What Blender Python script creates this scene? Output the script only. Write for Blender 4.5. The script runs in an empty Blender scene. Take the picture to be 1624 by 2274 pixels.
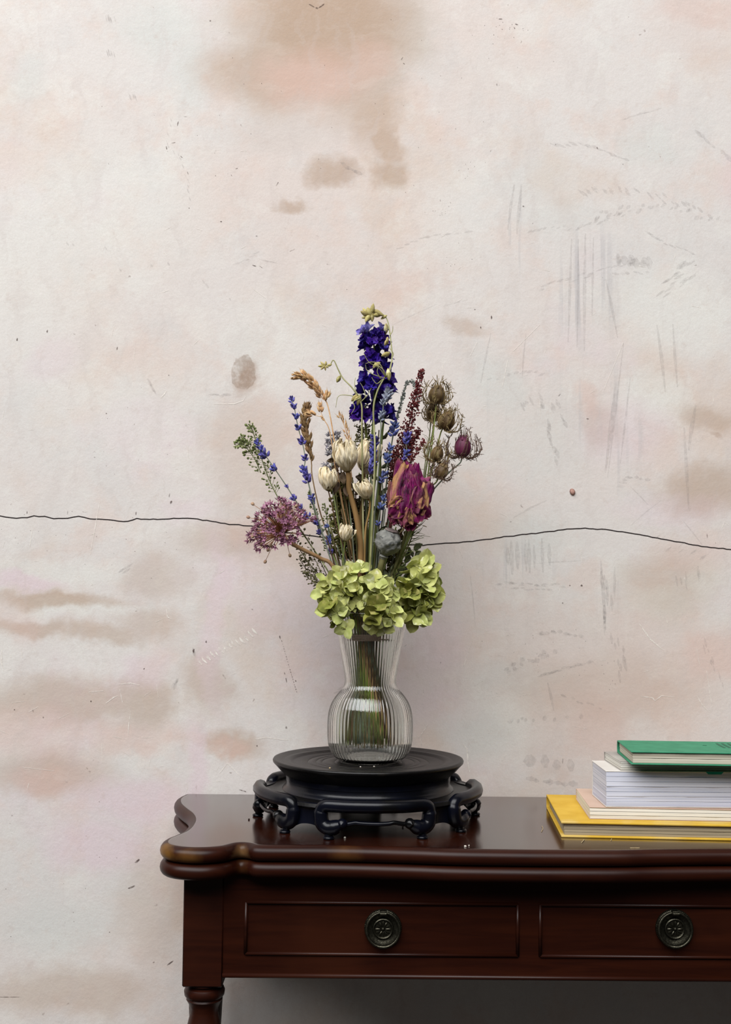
import bpy, math, random
from mathutils import Vector, Matrix, noise

PI = math.pi
RND = random.Random(11)
scene = bpy.context.scene
COL = scene.collection

# ------------------------------------------------------------------ camera
F_PX, CX, CY = 2660.0, 812.0, 1137.0
PITCH, ROLL = math.atan(163 / 2660.0), math.radians(0.5)
CAM = Vector((0, 0, 1.05))
FW = Vector((0, math.cos(PITCH), math.sin(PITCH)))
U0 = Vector((0, -math.sin(PITCH), math.cos(PITCH)))
R0 = Vector((1, 0, 0))
RC = math.cos(ROLL) * R0 + math.sin(ROLL) * U0
UC = -math.sin(ROLL) * R0 + math.cos(ROLL) * U0
cam_d = bpy.data.cameras.new('camera')
cam = bpy.data.objects.new('camera', cam_d)
COL.objects.link(cam)
cam_d.sensor_fit = 'VERTICAL'
cam_d.sensor_height = 36.0
cam_d.lens = 36.0 * F_PX / 2274.0
cam_d.clip_start = 0.02
cam.matrix_world = Matrix(((RC.x, UC.x, -FW.x, CAM.x), (RC.y, UC.y, -FW.y, CAM.y), (RC.z, UC.z, -FW.z, CAM.z), (0, 0, 0, 1)))
scene.camera = cam

# ------------------------------------------------------------------ world, light, exposure
world = bpy.data.worlds.new('room_light')
scene.world = world
world.use_nodes = True
bg = world.node_tree.nodes['Background']
bg.inputs[0].default_value = (1.0, 0.95, 0.88, 1)
bg.inputs[1].default_value = 0.05

def area(name, loc, target, size, size_y, power, color):
    d = bpy.data.lights.new(name, 'AREA')
    d.shape = 'RECTANGLE'; d.size = size; d.size_y = size_y; d.energy = power; d.color = color
    o = bpy.data.objects.new(name, d); COL.objects.link(o)
    o.location = loc
    o.rotation_euler = (Vector(target) - Vector(loc)).to_track_quat('-Z', 'Y').to_euler()
    return o
area('window_upper_left_offscreen', (-1.7, -2.2, 5.5), (0.0, 1.7, 1.05), 8.4, 4.0, 785, (0.985, 0.99, 1.0))
scene.view_settings.view_transform = 'Standard'
scene.view_settings.look = 'None'
scene.view_settings.exposure = 0.0
scene.view_settings.gamma = 1.0
scene.view_settings.use_curve_mapping = False

# ------------------------------------------------------------------ helpers
def ray(px, py):
    return FW + (px - CX) / F_PX * RC - (py - CY) / F_PX * UC
def at(px, py, Y):                      # the point at depth Y that the photograph shows at a pixel
    d = ray(px, py); return CAM + d * (Y / d.y)
def atZ(px, py, Z):
    d = ray(px, py); return CAM + d * ((Z - CAM.z) / d.z)

def C(h, a=1.0):
    h = h.lstrip('#'); out = []
    for i in (0, 2, 4):
        c = int(h[i:i + 2], 16) / 255.0
        out.append(c / 12.92 if c <= 0.04045 else ((c + 0.055) / 1.055) ** 2.4)
    return (out[0], out[1], out[2], a)

MATS = {}
def mat(name, c1, c2=None, scale=60.0, rough=0.7, spec=0.35, bump=0.0, bscale=300.0, var=0.0, metal=0.0, coat=0.0,
        stretch=(1, 1, 1), c3=None, s3=20.0, th=0.55, detail=4.0, trans=0.0, sheen=0.0):
    if name in MATS: return MATS[name]
    m = bpy.data.materials.new(name); m.use_nodes = True
    nt = m.node_tree; N = nt.nodes; L = nt.links
    b = N['Principled BSDF']
    b.inputs['Roughness'].default_value = rough
    b.inputs['Specular IOR Level'].default_value = spec
    b.inputs['Metallic'].default_value = metal
    b.inputs['Coat Weight'].default_value = coat
    b.inputs['Coat Roughness'].default_value = 0.12
    tc = N.new('ShaderNodeTexCoord'); mp = N.new('ShaderNodeMapping'); mp.inputs['Scale'].default_value = stretch
    L.new(tc.outputs['Object'], mp.inputs[0])
    out = None
    if c2 is None: c2 = c1
    nz = N.new('ShaderNodeTexNoise'); nz.inputs['Scale'].default_value = scale; nz.inputs['Detail'].default_value = detail
    oi = N.new('ShaderNodeObjectInfo')
    add = N.new('ShaderNodeVectorMath'); add.operation = 'ADD'
    mulr = N.new('ShaderNodeMath'); mulr.operation = 'MULTIPLY'; mulr.inputs[1].default_value = 7.3 if var > 0 else 0.0
    L.new(oi.outputs['Random'], mulr.inputs[0])
    L.new(mp.outputs[0], add.inputs[0]); L.new(mulr.outputs[0], add.inputs[1])
    L.new(add.outputs[0], nz.inputs['Vector'])
    rp = N.new('ShaderNodeMapRange'); rp.inputs['From Min'].default_value = 0.33; rp.inputs['From Max'].default_value = 0.67
    L.new(nz.outputs[0], rp.inputs[0])
    mx = N.new('ShaderNodeMix'); mx.data_type = 'RGBA'
    mx.inputs[6].default_value = C(c1); mx.inputs[7].default_value = C(c2)
    L.new(rp.outputs[0], mx.inputs[0]); out = mx.outputs[2]
    if c3 is not None:
        n3 = N.new('ShaderNodeTexNoise'); n3.inputs['Scale'].default_value = s3; n3.inputs['Detail'].default_value = 3
        L.new(add.outputs[0], n3.inputs['Vector'])
        r3 = N.new('ShaderNodeMapRange'); r3.inputs['From Min'].default_value = th; r3.inputs['From Max'].default_value = th + 0.08
        L.new(n3.outputs[0], r3.inputs[0])
        m3 = N.new('ShaderNodeMix'); m3.data_type = 'RGBA'; m3.inputs[7].default_value = C(c3)
        L.new(r3.outputs[0], m3.inputs[0]); L.new(out, m3.inputs[6]); out = m3.outputs[2]
    if var > 0:
        hs = N.new('ShaderNodeHueSaturation')
        mv = N.new('ShaderNodeMapRange'); mv.inputs['To Min'].default_value = 1 - var; mv.inputs['To Max'].default_value = 1 + var
        L.new(oi.outputs['Random'], mv.inputs[0]); L.new(mv.outputs[0], hs.inputs['Value'])
        mh = N.new('ShaderNodeMath'); mh.operation = 'FRACT'
        mm = N.new('ShaderNodeMath'); mm.operation = 'MULTIPLY'; mm.inputs[1].default_value = 17.7
        L.new(oi.outputs['Random'], mm.inputs[0]); L.new(mm.outputs[0], mh.inputs[0])
        mr = N.new('ShaderNodeMapRange'); mr.inputs['To Min'].default_value = 0.5 - var * 0.05; mr.inputs['To Max'].default_value = 0.5 + var * 0.05
        L.new(mh.outputs[0], mr.inputs[0]); L.new(mr.outputs[0], hs.inputs['Hue'])
        L.new(out, hs.inputs['Color']); out = hs.outputs[0]
    L.new(out, b.inputs['Base Color'])
    if bump > 0:
        nb = N.new('ShaderNodeTexNoise'); nb.inputs['Scale'].default_value = bscale; nb.inputs['Detail'].default_value = 3
        L.new(mp.outputs[0], nb.inputs['Vector'])
        bp = N.new('ShaderNodeBump'); bp.inputs['Strength'].default_value = bump; bp.inputs['Distance'].default_value = 0.001
        L.new(nb.outputs[0], bp.inputs['Height']); L.new(bp.outputs[0], b.inputs['Normal'])
    if trans > 0:                        # thin petals and leaves let some light through
        tl = N.new('ShaderNodeBsdfTranslucent'); ms = N.new('ShaderNodeMixShader'); ms.inputs[0].default_value = trans
        L.new(out, tl.inputs[0]); L.new(b.outputs[0], ms.inputs[1]); L.new(tl.outputs[0], ms.inputs[2])
        L.new(ms.outputs[0], N['Material Output'].inputs[0])
    MATS[name] = m
    return m

def catmull(pts, n=6):
    P = [Vector(p) for p in pts]
    if len(P) < 3:
        return [P[0].lerp(P[-1], i / n) for i in range(n + 1)]
    Q = [P[0] * 2 - P[1]] + P + [P[-1] * 2 - P[-2]]
    out = []
    for i in range(1, len(Q) - 2):
        a, b, c, d = Q[i - 1], Q[i], Q[i + 1], Q[i + 2]
        for k in range(n):
            t = k / n
            out.append(0.5 * ((2 * b) + (c - a) * t + (2 * a - 5 * b + 4 * c - d) * t * t + (3 * b - a - 3 * c + d) * t ** 3))
    out.append(P[-1].copy())
    return out

def align(d, roll=0.0):
    d = Vector(d).normalized()
    q = Vector((0, 0, 1)).rotation_difference(d)
    return q.to_matrix().to_4x4() @ Matrix.Rotation(roll, 4, 'Z')

def TRS(loc, d=(0, 0, 1), roll=0.0, s=1.0):
    S = Matrix.Diagonal((s, s, s, 1)) if not hasattr(s, '__len__') else Matrix.Diagonal((s[0], s[1], s[2], 1))
    return Matrix.Translation(Vector(loc)) @ align(d, roll) @ S

def rdir(r=RND):
    while True:
        v = Vector((r.uniform(-1, 1), r.uniform(-1, 1), r.uniform(-1, 1)))
        if 0.05 < v.length < 1: return v.normalized()

class MB:
    def __init__(s): s.v = []; s.f = []
    def add(s, vs, fs, M=None):
        o = len(s.v)
        if M is not None: vs = [M @ Vector(v) for v in vs]
        s.v += [tuple(v) for v in vs]; s.f += [tuple(i + o for i in f) for f in fs]
        return s
    def tube(s, pts, rad, n=6, cap=True):
        pts = [Vector(p) for p in pts]; m = len(pts)
        if not hasattr(rad, '__len__'): rad = [rad] * m
        elif len(rad) == 2 and m != 2: rad = [rad[0] + (rad[1] - rad[0]) * i / (m - 1) for i in range(m)]
        t = (pts[1] - pts[0]).normalized()
        a = t.cross(Vector((0.31, 0.77, 0.55))).normalized()
        vs = []; prev = t
        for i in range(m):
            t = (pts[min(i + 1, m - 1)] - pts[max(i - 1, 0)])
            t = t.normalized() if t.length > 1e-9 else prev
            a = (a - t * a.dot(t)).normalized(); b = t.cross(a); prev = t
            for k in range(n):
                w = 2 * PI * k / n
                vs.append(pts[i] + (a * math.cos(w) + b * math.sin(w)) * rad[i])
        fs = [(i * n + k, i * n + (k + 1) % n, (i + 1) * n + (k + 1) % n, (i + 1) * n + k) for i in range(m - 1) for k in range(n)]
        if cap: fs += [tuple(range(n - 1, -1, -1)), tuple((m - 1) * n + k for k in range(n))]
        return s.add(vs, fs)
    def lathe(s, prof, n=32, M=None, closed=False, mod=None):
        vs = []; m = len(prof)
        for i, (r, z) in enumerate(prof):
            for k in range(n):
                w = 2 * PI * k / n
                rr = r if mod is None else mod(r, z, w, i)
                vs.append((rr * math.cos(w), rr * math.sin(w), z))
        fs = []
        for i in range(m - (0 if closed else 1)):
            j = (i + 1) % m
            for k in range(n):
                fs.append((i * n + k, i * n + (k + 1) % n, j * n + (k + 1) % n, j * n + k))
        if not closed:
            if prof[0][0] > 1e-6: fs.append(tuple(range(n - 1, -1, -1)))
            if prof[-1][0] > 1e-6: fs.append(tuple((m - 1) * n + k for k in range(n)))
        return s.add(vs, fs, M)
    def spindle(s, M, L, r, n=6, m=5, p=1.0, skew=1.0):   # a pointed seed or bud along local Z
        prof = []
        for i in range(m + 1):
            u = i / m
            prof.append((max(r * math.sin(PI * u ** skew) ** p, 1e-4 * r), u * L))
        return s.lathe(prof, n, M)
    def box(s, x0, x1, y0, y1, z0, z1, M=None):
        vs = [(x, y, z) for z in (z0, z1) for y in (y0, y1) for x in (x0, x1)]
        return s.add(vs, [(0, 2, 3, 1), (4, 5, 7, 6), (0, 1, 5, 4), (2, 6, 7, 3), (0, 4, 6, 2), (1, 3, 7, 5)], M)
    def bbox(s, x0, x1, y0, y1, z0, z1, b, M=None):       # a box with chamfered edges
        vs = []; X = (x0, x1); Y = (y0, y1); Z = (z0, z1); idx = {}
        for i in (0, 1):
            for j in (0, 1):
                for k in (0, 1):
                    sx, sy, sz = (1 - 2 * i), (1 - 2 * j), (1 - 2 * k)
                    for ax in range(3):
                        p = [X[i] + sx * b, Y[j] + sy * b, Z[k] + sz * b]
                        p[ax] = (X[i], Y[j], Z[k])[ax]
                        idx[(i, j, k, ax)] = len(vs); vs.append(tuple(p))
        f = []
        q = [(0, 0), (1, 0), (1, 1), (0, 1)]
        for i in (0, 1):
            o = [idx[(i, a, c, 0)] for a, c in q]; f.append(tuple(o if i else o[::-1]))
            o = [idx[(a, i, c, 1)] for a, c in q]; f.append(tuple(o[::-1] if i else o))
            o = [idx[(a, c, i, 2)] for a, c in q]; f.append(tuple(o if i else o[::-1]))
        for i in (0, 1):
            for j in (0, 1):
                f.append((idx[(i, j, 0, 0)], idx[(i, j, 1, 0)], idx[(i, j, 1, 1)], idx[(i, j, 0, 1)]))
                f.append((idx[(i, 0, j, 0)], idx[(i, 1, j, 0)], idx[(i, 1, j, 2)], idx[(i, 0, j, 2)]))
                f.append((idx[(0, i, j, 1)], idx[(1, i, j, 1)], idx[(1, i, j, 2)], idx[(0, i, j, 2)]))
        for i in (0, 1):
            for j in (0, 1):
                for k in (0, 1): f.append((idx[(i, j, k, 0)], idx[(i, j, k, 1)], idx[(i, j, k, 2)]))
        return s.add(vs, f, M)
    def sheet(s, fn, nu, nv, M=None):                     # fn(u in 0..1, v in -1..1) -> point
        vs = [fn(i / nu, -1 + 2 * j / nv) for i in range(nu + 1) for j in range(nv + 1)]
        w = nv + 1
        fs = [(i * w + j, i * w + j + 1, (i + 1) * w + j + 1, (i + 1) * w + j) for i in range(nu) for j in range(nv)]
        return s.add(vs, fs, M)
    def mesh(s, name, m, smooth=True, sharp=None, fix=False):
        me = bpy.data.meshes.new(name)
        me.from_pydata(s.v, [], s.f); me.materials.append(m)
        if fix:
            import bmesh
            bm = bmesh.new(); bm.from_mesh(me); bmesh.ops.recalc_face_normals(bm, faces=bm.faces); bm.to_mesh(me); bm.free()
        if smooth:
            me.polygons.foreach_set('use_smooth', [True] * len(me.polygons))
            if sharp: me.set_sharp_from_angle(angle=math.radians(sharp))
        me.update()
        return me

def tag(o, label=None, cat=None, group=None, kind=None):
    if label: o['label'] = label
    if cat: o['category'] = cat
    if group: o['group'] = group
    if kind: o['kind'] = kind
    return o

def put(name, me, parent=None, M=None, base=None):
    """link a mesh object; world matrix M; parent may be an empty, a mesh or None"""
    o = bpy.data.objects.new(name, me); COL.objects.link(o)
    M = M if M is not None else Matrix.Identity(4)
    if parent is not None:
        o.parent = parent
        o.matrix_basis = parent['_w'].inverted() @ M if False else WM[parent.name].inverted() @ M
    else:
        o.matrix_basis = M
    WM[o.name] = M.copy()
    return o
WM = {}
def thing(name, label, cat, loc=(0, 0, 0), group=None):
    o = bpy.data.objects.new(name, None); COL.objects.link(o)
    o.empty_display_size = 0.02
    o.location = loc
    WM[o.name] = Matrix.Translation(Vector(loc))
    return tag(o, label, cat, group)

# ------------------------------------------------------------------ wall
WALL_Y = 1.762
def make_wall_material():
    m = bpy.data.materials.new('mottled_plaster'); m.use_nodes = True
    nt = m.node_tree; N = nt.nodes; L = nt.links
    b = N['Principled BSDF']; b.inputs['Roughness'].default_value = 0.85; b.inputs['Specular IOR Level'].default_value = 0.2
    tc = N.new('ShaderNodeTexCoord'); P0 = tc.outputs['Object']
    def nz(scale, detail=4, rough=0.55, vec=None, off=0.0):
        n = N.new('ShaderNodeTexNoise'); n.inputs['Scale'].default_value = scale; n.inputs['Detail'].default_value = detail
        n.inputs['Roughness'].default_value = rough
        v = vec or P0
        if off:
            a = N.new('ShaderNodeVectorMath'); a.operation = 'ADD'; a.inputs[1].default_value = (off, off * 1.7, off * .6)
            L.new(v, a.inputs[0]); v = a.outputs[0]
        L.new(v, n.inputs['Vector']); return n
    def vm(op, a, bb):
        n = N.new('ShaderNodeVectorMath'); n.operation = op
        for i, x in enumerate((a, bb)):
            if isinstance(x, tuple): n.inputs[i].default_value = x
            else: L.new(x, n.inputs[i])
        return n.outputs['Value'] if op == 'LENGTH' else n.outputs[0]
    def mth(op, a, bb, clamp=False):
        n = N.new('ShaderNodeMath'); n.operation = op; n.use_clamp = clamp
        for i, x in enumerate((a, bb)):
            if isinstance(x, (int, float)): n.inputs[i].default_value = x
            else: L.new(x, n.inputs[i])
        return n.outputs[0]
    def rng(x, a, bb, c=0.0, d=1.0, smooth=True):
        n = N.new('ShaderNodeMapRange'); n.interpolation_type = 'SMOOTHSTEP' if smooth else 'LINEAR'
        for i, q in enumerate((a, bb, c, d)): n.inputs[i + 1].default_value = q
        L.new(x, n.inputs[0]); return n.outputs[0]
    def mix(f, c1, c2):
        n = N.new('ShaderNodeMix'); n.data_type = 'RGBA'
        if isinstance(f, float): n.inputs[0].default_value = f
        else: L.new(f, n.inputs[0])
        for i, x in ((6, c1), (7, c2)):
            if isinstance(x, tuple): n.inputs[i].default_value = x
            else: L.new(x, n.inputs[i])
        return n.outputs[2]
    # wobble the coordinates so that every patch has a ragged outline
    n1 = nz(9.0, 5, 0.6)
    d1 = vm('SUBTRACT', n1.outputs['Color'], (0.5, 0.5, 0.5))
    d1 = vm('MULTIPLY', d1, (0.11, 0.0, 0.07))
    n2 = nz(45.0, 4, 0.6)
    d2 = vm('SUBTRACT', n2.outputs['Color'], (0.5, 0.5, 0.5))
    d2 = vm('MULTIPLY', d2, (0.02, 0.0, 0.02))
    P = vm('ADD', vm('ADD', P0, d1), d2)
    PXM = F_PX / WALL_Y
    def blobs(lst):
        acc = None
        for (px, py, rx, ry, s) in lst:
            c = at(px, py, WALL_Y)
            q = vm('SUBTRACT', P, (c.x, c.y, c.z))
            q = vm('MULTIPLY', q, (PXM / rx, 0.0, PXM / ry))
            r = vm('LENGTH', q, (0, 0, 0))
            g = rng(r, 1.25, 0.35, 0.0, s)
            acc = g if acc is None else mth('MAXIMUM', acc, g)
        return acc
    col = C('#d6d0cb')
    # broad natural mottling that carries on over the whole wall
    a = rng(nz(2.6, 5, .55).outputs[0], .46, .66); col = mix(mth('MULTIPLY', a, .45), col, C('#d6c4ba'))
    a = rng(nz(3.7, 5, .6, off=3.1).outputs[0], .50, .68); col = mix(mth('MULTIPLY', a, .5), col, C('#d2d0cc'))
    a = rng(nz(5.5, 5, .6, off=7.7).outputs[0], .52, .70); col = mix(mth('MULTIPLY', a, .40), col, C('#cfb59f'))
    a = rng(nz(4.3, 4, .6, off=12.7).outputs[0], .54, .70); col = mix(mth('MULTIPLY', a, .40), col, C('#dac6cb'))
    a = rng(nz(11.0, 5, .65, off=21.7).outputs[0], .50, .66); col = mix(mth('MULTIPLY', a, .35), col, C('#d7bfb2'))
    a = rng(nz(13.0, 5, .65, off=31.7).outputs[0], .50, .66); col = mix(mth('MULTIPLY', a, .45), col, C('#dedbd4'))
    a = rng(nz(8.0, 5, .65, off=41.7).outputs[0], .52, .68); col = mix(mth('MULTIPLY', a, .40), col, C('#cdcbc8'))
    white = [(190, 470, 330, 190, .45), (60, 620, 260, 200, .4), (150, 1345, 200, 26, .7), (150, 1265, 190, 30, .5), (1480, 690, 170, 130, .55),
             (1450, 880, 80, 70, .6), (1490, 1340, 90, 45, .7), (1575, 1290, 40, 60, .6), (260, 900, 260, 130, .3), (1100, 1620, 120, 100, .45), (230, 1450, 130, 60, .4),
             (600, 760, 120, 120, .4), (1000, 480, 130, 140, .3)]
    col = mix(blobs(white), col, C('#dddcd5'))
    blue = [(340, 60, 120, 70, .55), (60, 180, 60, 70, .5), (420, 150, 50, 110, .5), (1110, 850, 80, 90, .6), (1180, 980, 170, 120, .45), (1450, 320, 80, 60, .45),
            (1170, 1190, 110, 60, .45), (1160, 1500, 120, 40, .35), (130, 2060, 170, 70, .5), (1180, 400, 120, 70, .3), (1230, 480, 110, 60, .35), (1060, 1640, 90, 60, .4), (280, 1960, 90, 50, .35), (900, 60, 70, 90, .4)]
    col = mix(blobs(blue), col, C('#cbcdc8'))
    tan = [(720, 50, 260, 170, .85), (620, 150, 190, 120, .7), (780, 160, 120, 150, .6), (830, 230, 80, 120, .55), (870, 310, 38, 70, .6), (740, 388, 62, 40, .65), (858, 385, 44, 46, .65), (650, 452, 40, 18, .6),
           (1570, 1090, 120, 60, .6), (1580, 930, 90, 40, .5), (130, 1328, 190, 24, .65), (60, 1398, 130, 24, .55), (230, 1404, 130, 26, .5), (330, 1380, 70, 40, .4),
           (160, 1560, 260, 60, .5), (330, 1560, 90, 70, .55), (520, 1655, 90, 34, .6), (100, 1720, 160, 60, .45), (1500, 1300, 120, 100, .4), (470, 1510, 60, 80, .5),
           (560, 1010, 120, 160, .28), (520, 1200, 140, 50, .4), (1320, 940, 50, 70, .45), (1350, 1530, 240, 90, .35), (340, 2000, 90, 160, .35), (160, 2200, 220, 60, .45), (1040, 730, 60, 24, .4), (350, 1270, 70, 60, .35)]
    col = mix(blobs(tan), col, C('#ad927a'))
    pink = [(690, 165, 130, 80, .75), (800, 150, 60, 70, .5), (30, 1620, 130, 60, .5), (120, 1640, 90, 60, .4), (510, 1660, 60, 26, .6), (1585, 1450, 90, 60, .6), (1340, 1620, 70, 90, .45), (1560, 20, 120, 40, .5),
            (300, 1640, 130, 40, .5), (100, 1740, 90, 40, .5), (1300, 880, 30, 40, .5), (1550, 1220, 120, 60, .4), (550, 1180, 60, 40, .4), (30, 1380, 60, 60, .4), (840, 640, 90, 60, .2)]
    col = mix(mth('MULTIPLY', blobs(pink), .75), col, C('#d3b0a2'))
    lil = [(480, 1370, 34, 230, .45), (300, 1775, 120, 60, .6), (430, 1720, 30, 120, .5), (960, 1420, 80, 80, .4), (1370, 960, 120, 90, .35), (60, 1290, 120, 20, .6), (330, 1480, 60, 50, .4),
           (230, 1880, 120, 60, .5), (1500, 1130, 150, 40, .3), (420, 1130, 60, 40, .35), (130, 800, 60, 60, .25)]
    col = mix(blobs(lil), col, C('#d9c3ca'))
    br = [(545, 830, 36, 46, .9), (540, 812, 28, 30, .6), (783, 383, 26, 26, .35), (1590, 970, 20, 8, .6), (1245, 1715, 30, 30, .18), (1185, 1670, 26, 26, .12)]
    col = mix(blobs(br), col, C('#b39c8c'))
    grey = [(560, 780, 60, 60, .15), (620, 300, 160, 60, .2)]
    col = mix(blobs(grey), col, C('#aeaaa4'))
    rosy = [(1590, 70, 160, 110, .3), (1350, 1480, 200, 160, .35), (1300, 1600, 160, 120, .25)]
    col = mix(blobs(rosy), col, C('#ceb8ae'))
    # brushed drag of the plasterer's trowel everywhere, faint
    bs = nz(1.0, 4, .6, vec=vm('MULTIPLY', P, (55.0, 1.0, 9.0)))
    col = mix(rng(bs.outputs[0], .50, .68, 0.0, .22), col, C('#c3b8b2'))
    bs = nz(1.0, 4, .6, vec=vm('MULTIPLY', P, (14.0, 1.0, 60.0)), off=5.5)
    col = mix(rng(bs.outputs[0], .52, .72, 0.0, .11), col, C('#e6e1da'))
    # vertical trowel drags with a bluish grey cast, in one patch of the plaster
    st = nz(1.0, 3, .6, vec=vm('MULTIPLY', P0, (90.0, 1.0, 3.0)))
    sm = rng(st.outputs[0], .54, .66)
    reg = blobs([(1300, 640, 70, 150, .6), (1370, 960, 50, 170, .45), (1140, 1260, 100, 60, .45), (1340, 1330, 60, 110, .45), (1150, 520, 26, 130, .4), (1490, 760, 50, 80, .35), (1200, 920, 160, 120, .35)])
    col = mix(mth('MULTIPLY', sm, reg), col, C('#b4b1b1'))
    # fine grain and small dirt
    g = rng(nz(700.0, 2, .5).outputs[0], .3, .7, -0.0, .16); col = mix(g, col, C('#b9aaa0'))
    g = rng(nz(60.0, 6, .7, off=4.4).outputs[0], .56, .72, 0.0, .28); col = mix(g, col, C('#c1b0a6'))
    v = N.new('ShaderNodeTexVoronoi'); v.inputs['Scale'].default_value = 38.0; L.new(P, v.inputs['Vector'])
    sp = mth('MULTIPLY', rng(v.outputs['Distance'], .075, .03), rng(nz(11.0, 2, .5, off=1.9).outputs[0], .5, .62))
    col = mix(mth('MULTIPLY', sp, .55), col, C('#7d6c64'))
    L.new(col, b.inputs['Base Color'])
    bp = N.new('ShaderNodeBump'); bp.inputs['Strength'].default_value = 0.25; bp.inputs['Distance'].default_value = 0.002
    L.new(nz(120.0, 6, .65).outputs[0], bp.inputs['Height']); L.new(bp.outputs[0], b.inputs['Normal'])
    return m

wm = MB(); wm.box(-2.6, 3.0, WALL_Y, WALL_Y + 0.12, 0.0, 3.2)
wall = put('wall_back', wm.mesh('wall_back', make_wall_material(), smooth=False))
tag(wall, 'pink and cream mottled plaster wall with a thin dark crack', None, None, 'structure')
fm = MB(); fm.box(-2.6, 3.0, -2.2, WALL_Y + 0.12, -0.05, 0.0)
floor = put('floor', fm.mesh('floor', mat('floor_boards', '#120d09', '#1c150f', 4.0, 0.6, stretch=(8, 1, 1)), smooth=False))
tag(floor, 'dark brown floor under the table', None, None, 'structure')

WK = 1.0
def stroke(mb, pts, w, off=0.0003):
    """a flat tapered mark lying on the wall; pts are photo pixels"""
    Q = [at(x, y, WALL_Y - off) for x, y in pts]
    n = len(Q); vs = []
    for i in range(n):
        t = (Q[min(i + 1, n - 1)] - Q[max(i - 1, 0)]).normalized()
        s = Vector((-t.z, 0, t.x)); u = i / (n - 1)
        ww = WK * (w if not hasattr(w, '__len__') else w[0] + (w[1] - w[0]) * u) / (F_PX / WALL_Y) / 2 * (1.0 if 0 < i < n - 1 else 0.35)
        vs += [Q[i] + s * ww, Q[i] - s * ww]
    mb.add(vs, [(2 * i, 2 * i + 1, 2 * i + 3, 2 * i + 2) for i in range(n - 1)])

def wall_mark(name, mb, m, label):
    tag(put(name, mb.mesh(name, m, smooth=False), wall), label, None, None, 'stuff')

def alpha_mat(name, col, a):
    m = bpy.data.materials.new(name); m.use_nodes = True
    N = m.node_tree.nodes; L = m.node_tree.links
    b = N['Principled BSDF']; b.inputs['Base Color'].default_value = C(col); b.inputs['Roughness'].default_value = .9; b.inputs['Specular IOR Level'].default_value = .1
    tc = N.new('ShaderNodeTexCoord'); nz = N.new('ShaderNodeTexNoise'); nz.inputs['Scale'].default_value = 220; nz.inputs['Detail'].default_value = 3
    L.new(tc.outputs['Object'], nz.inputs['Vector'])
    rp = N.new('ShaderNodeMapRange'); rp.inputs[1].default_value = .35; rp.inputs[2].default_value = .6; rp.inputs[3].default_value = a * .35; rp.inputs[4].default_value = a
    L.new(nz.outputs[0], rp.inputs[0]); L.new(rp.outputs[0], b.inputs['Alpha'])
    return m

# the crack
def jag(pts, step, amp, r):
    out = []
    for (x0, y0), (x1, y1) in zip(pts[:-1], pts[1:]):
        n = max(1, int(abs(x1 - x0) / step))
        for i in range(n): out.append((x0 + (x1 - x0) * i / n + r.uniform(-1, 1), y0 + (y1 - y0) * i / n + r.uniform(-amp, amp)))
    return out + [pts[-1]]
r_ = random.Random(5)
cl = jag([(-60, 1150), (0, 1146), (25, 1150), (60, 1150), (75, 1146), (100, 1147), (120, 1151), (150, 1150), (175, 1147), (200, 1152), (240, 1154), (262, 1158), (285, 1157), (305, 1152), (350, 1153),
          (405, 1150), (440, 1153), (510, 1164), (560, 1168), (640, 1182), (740, 1196), (840, 1206), (940, 1211), (1000, 1206), (1060, 1201), (1120, 1192), (1200, 1183), (1260, 1175), (1300, 1173), (1345, 1176), (1420, 1187), (1500, 1202), (1570, 1215), (1624, 1220), (1720, 1226)], 9, .9, r_)
mb = MB(); stroke(mb, cl, 2.3)
wall_mark('crack', mb, mat('crack_dark', '#2b2322', rough=.9), 'thin dark wavy crack running across the plaster')
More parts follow.
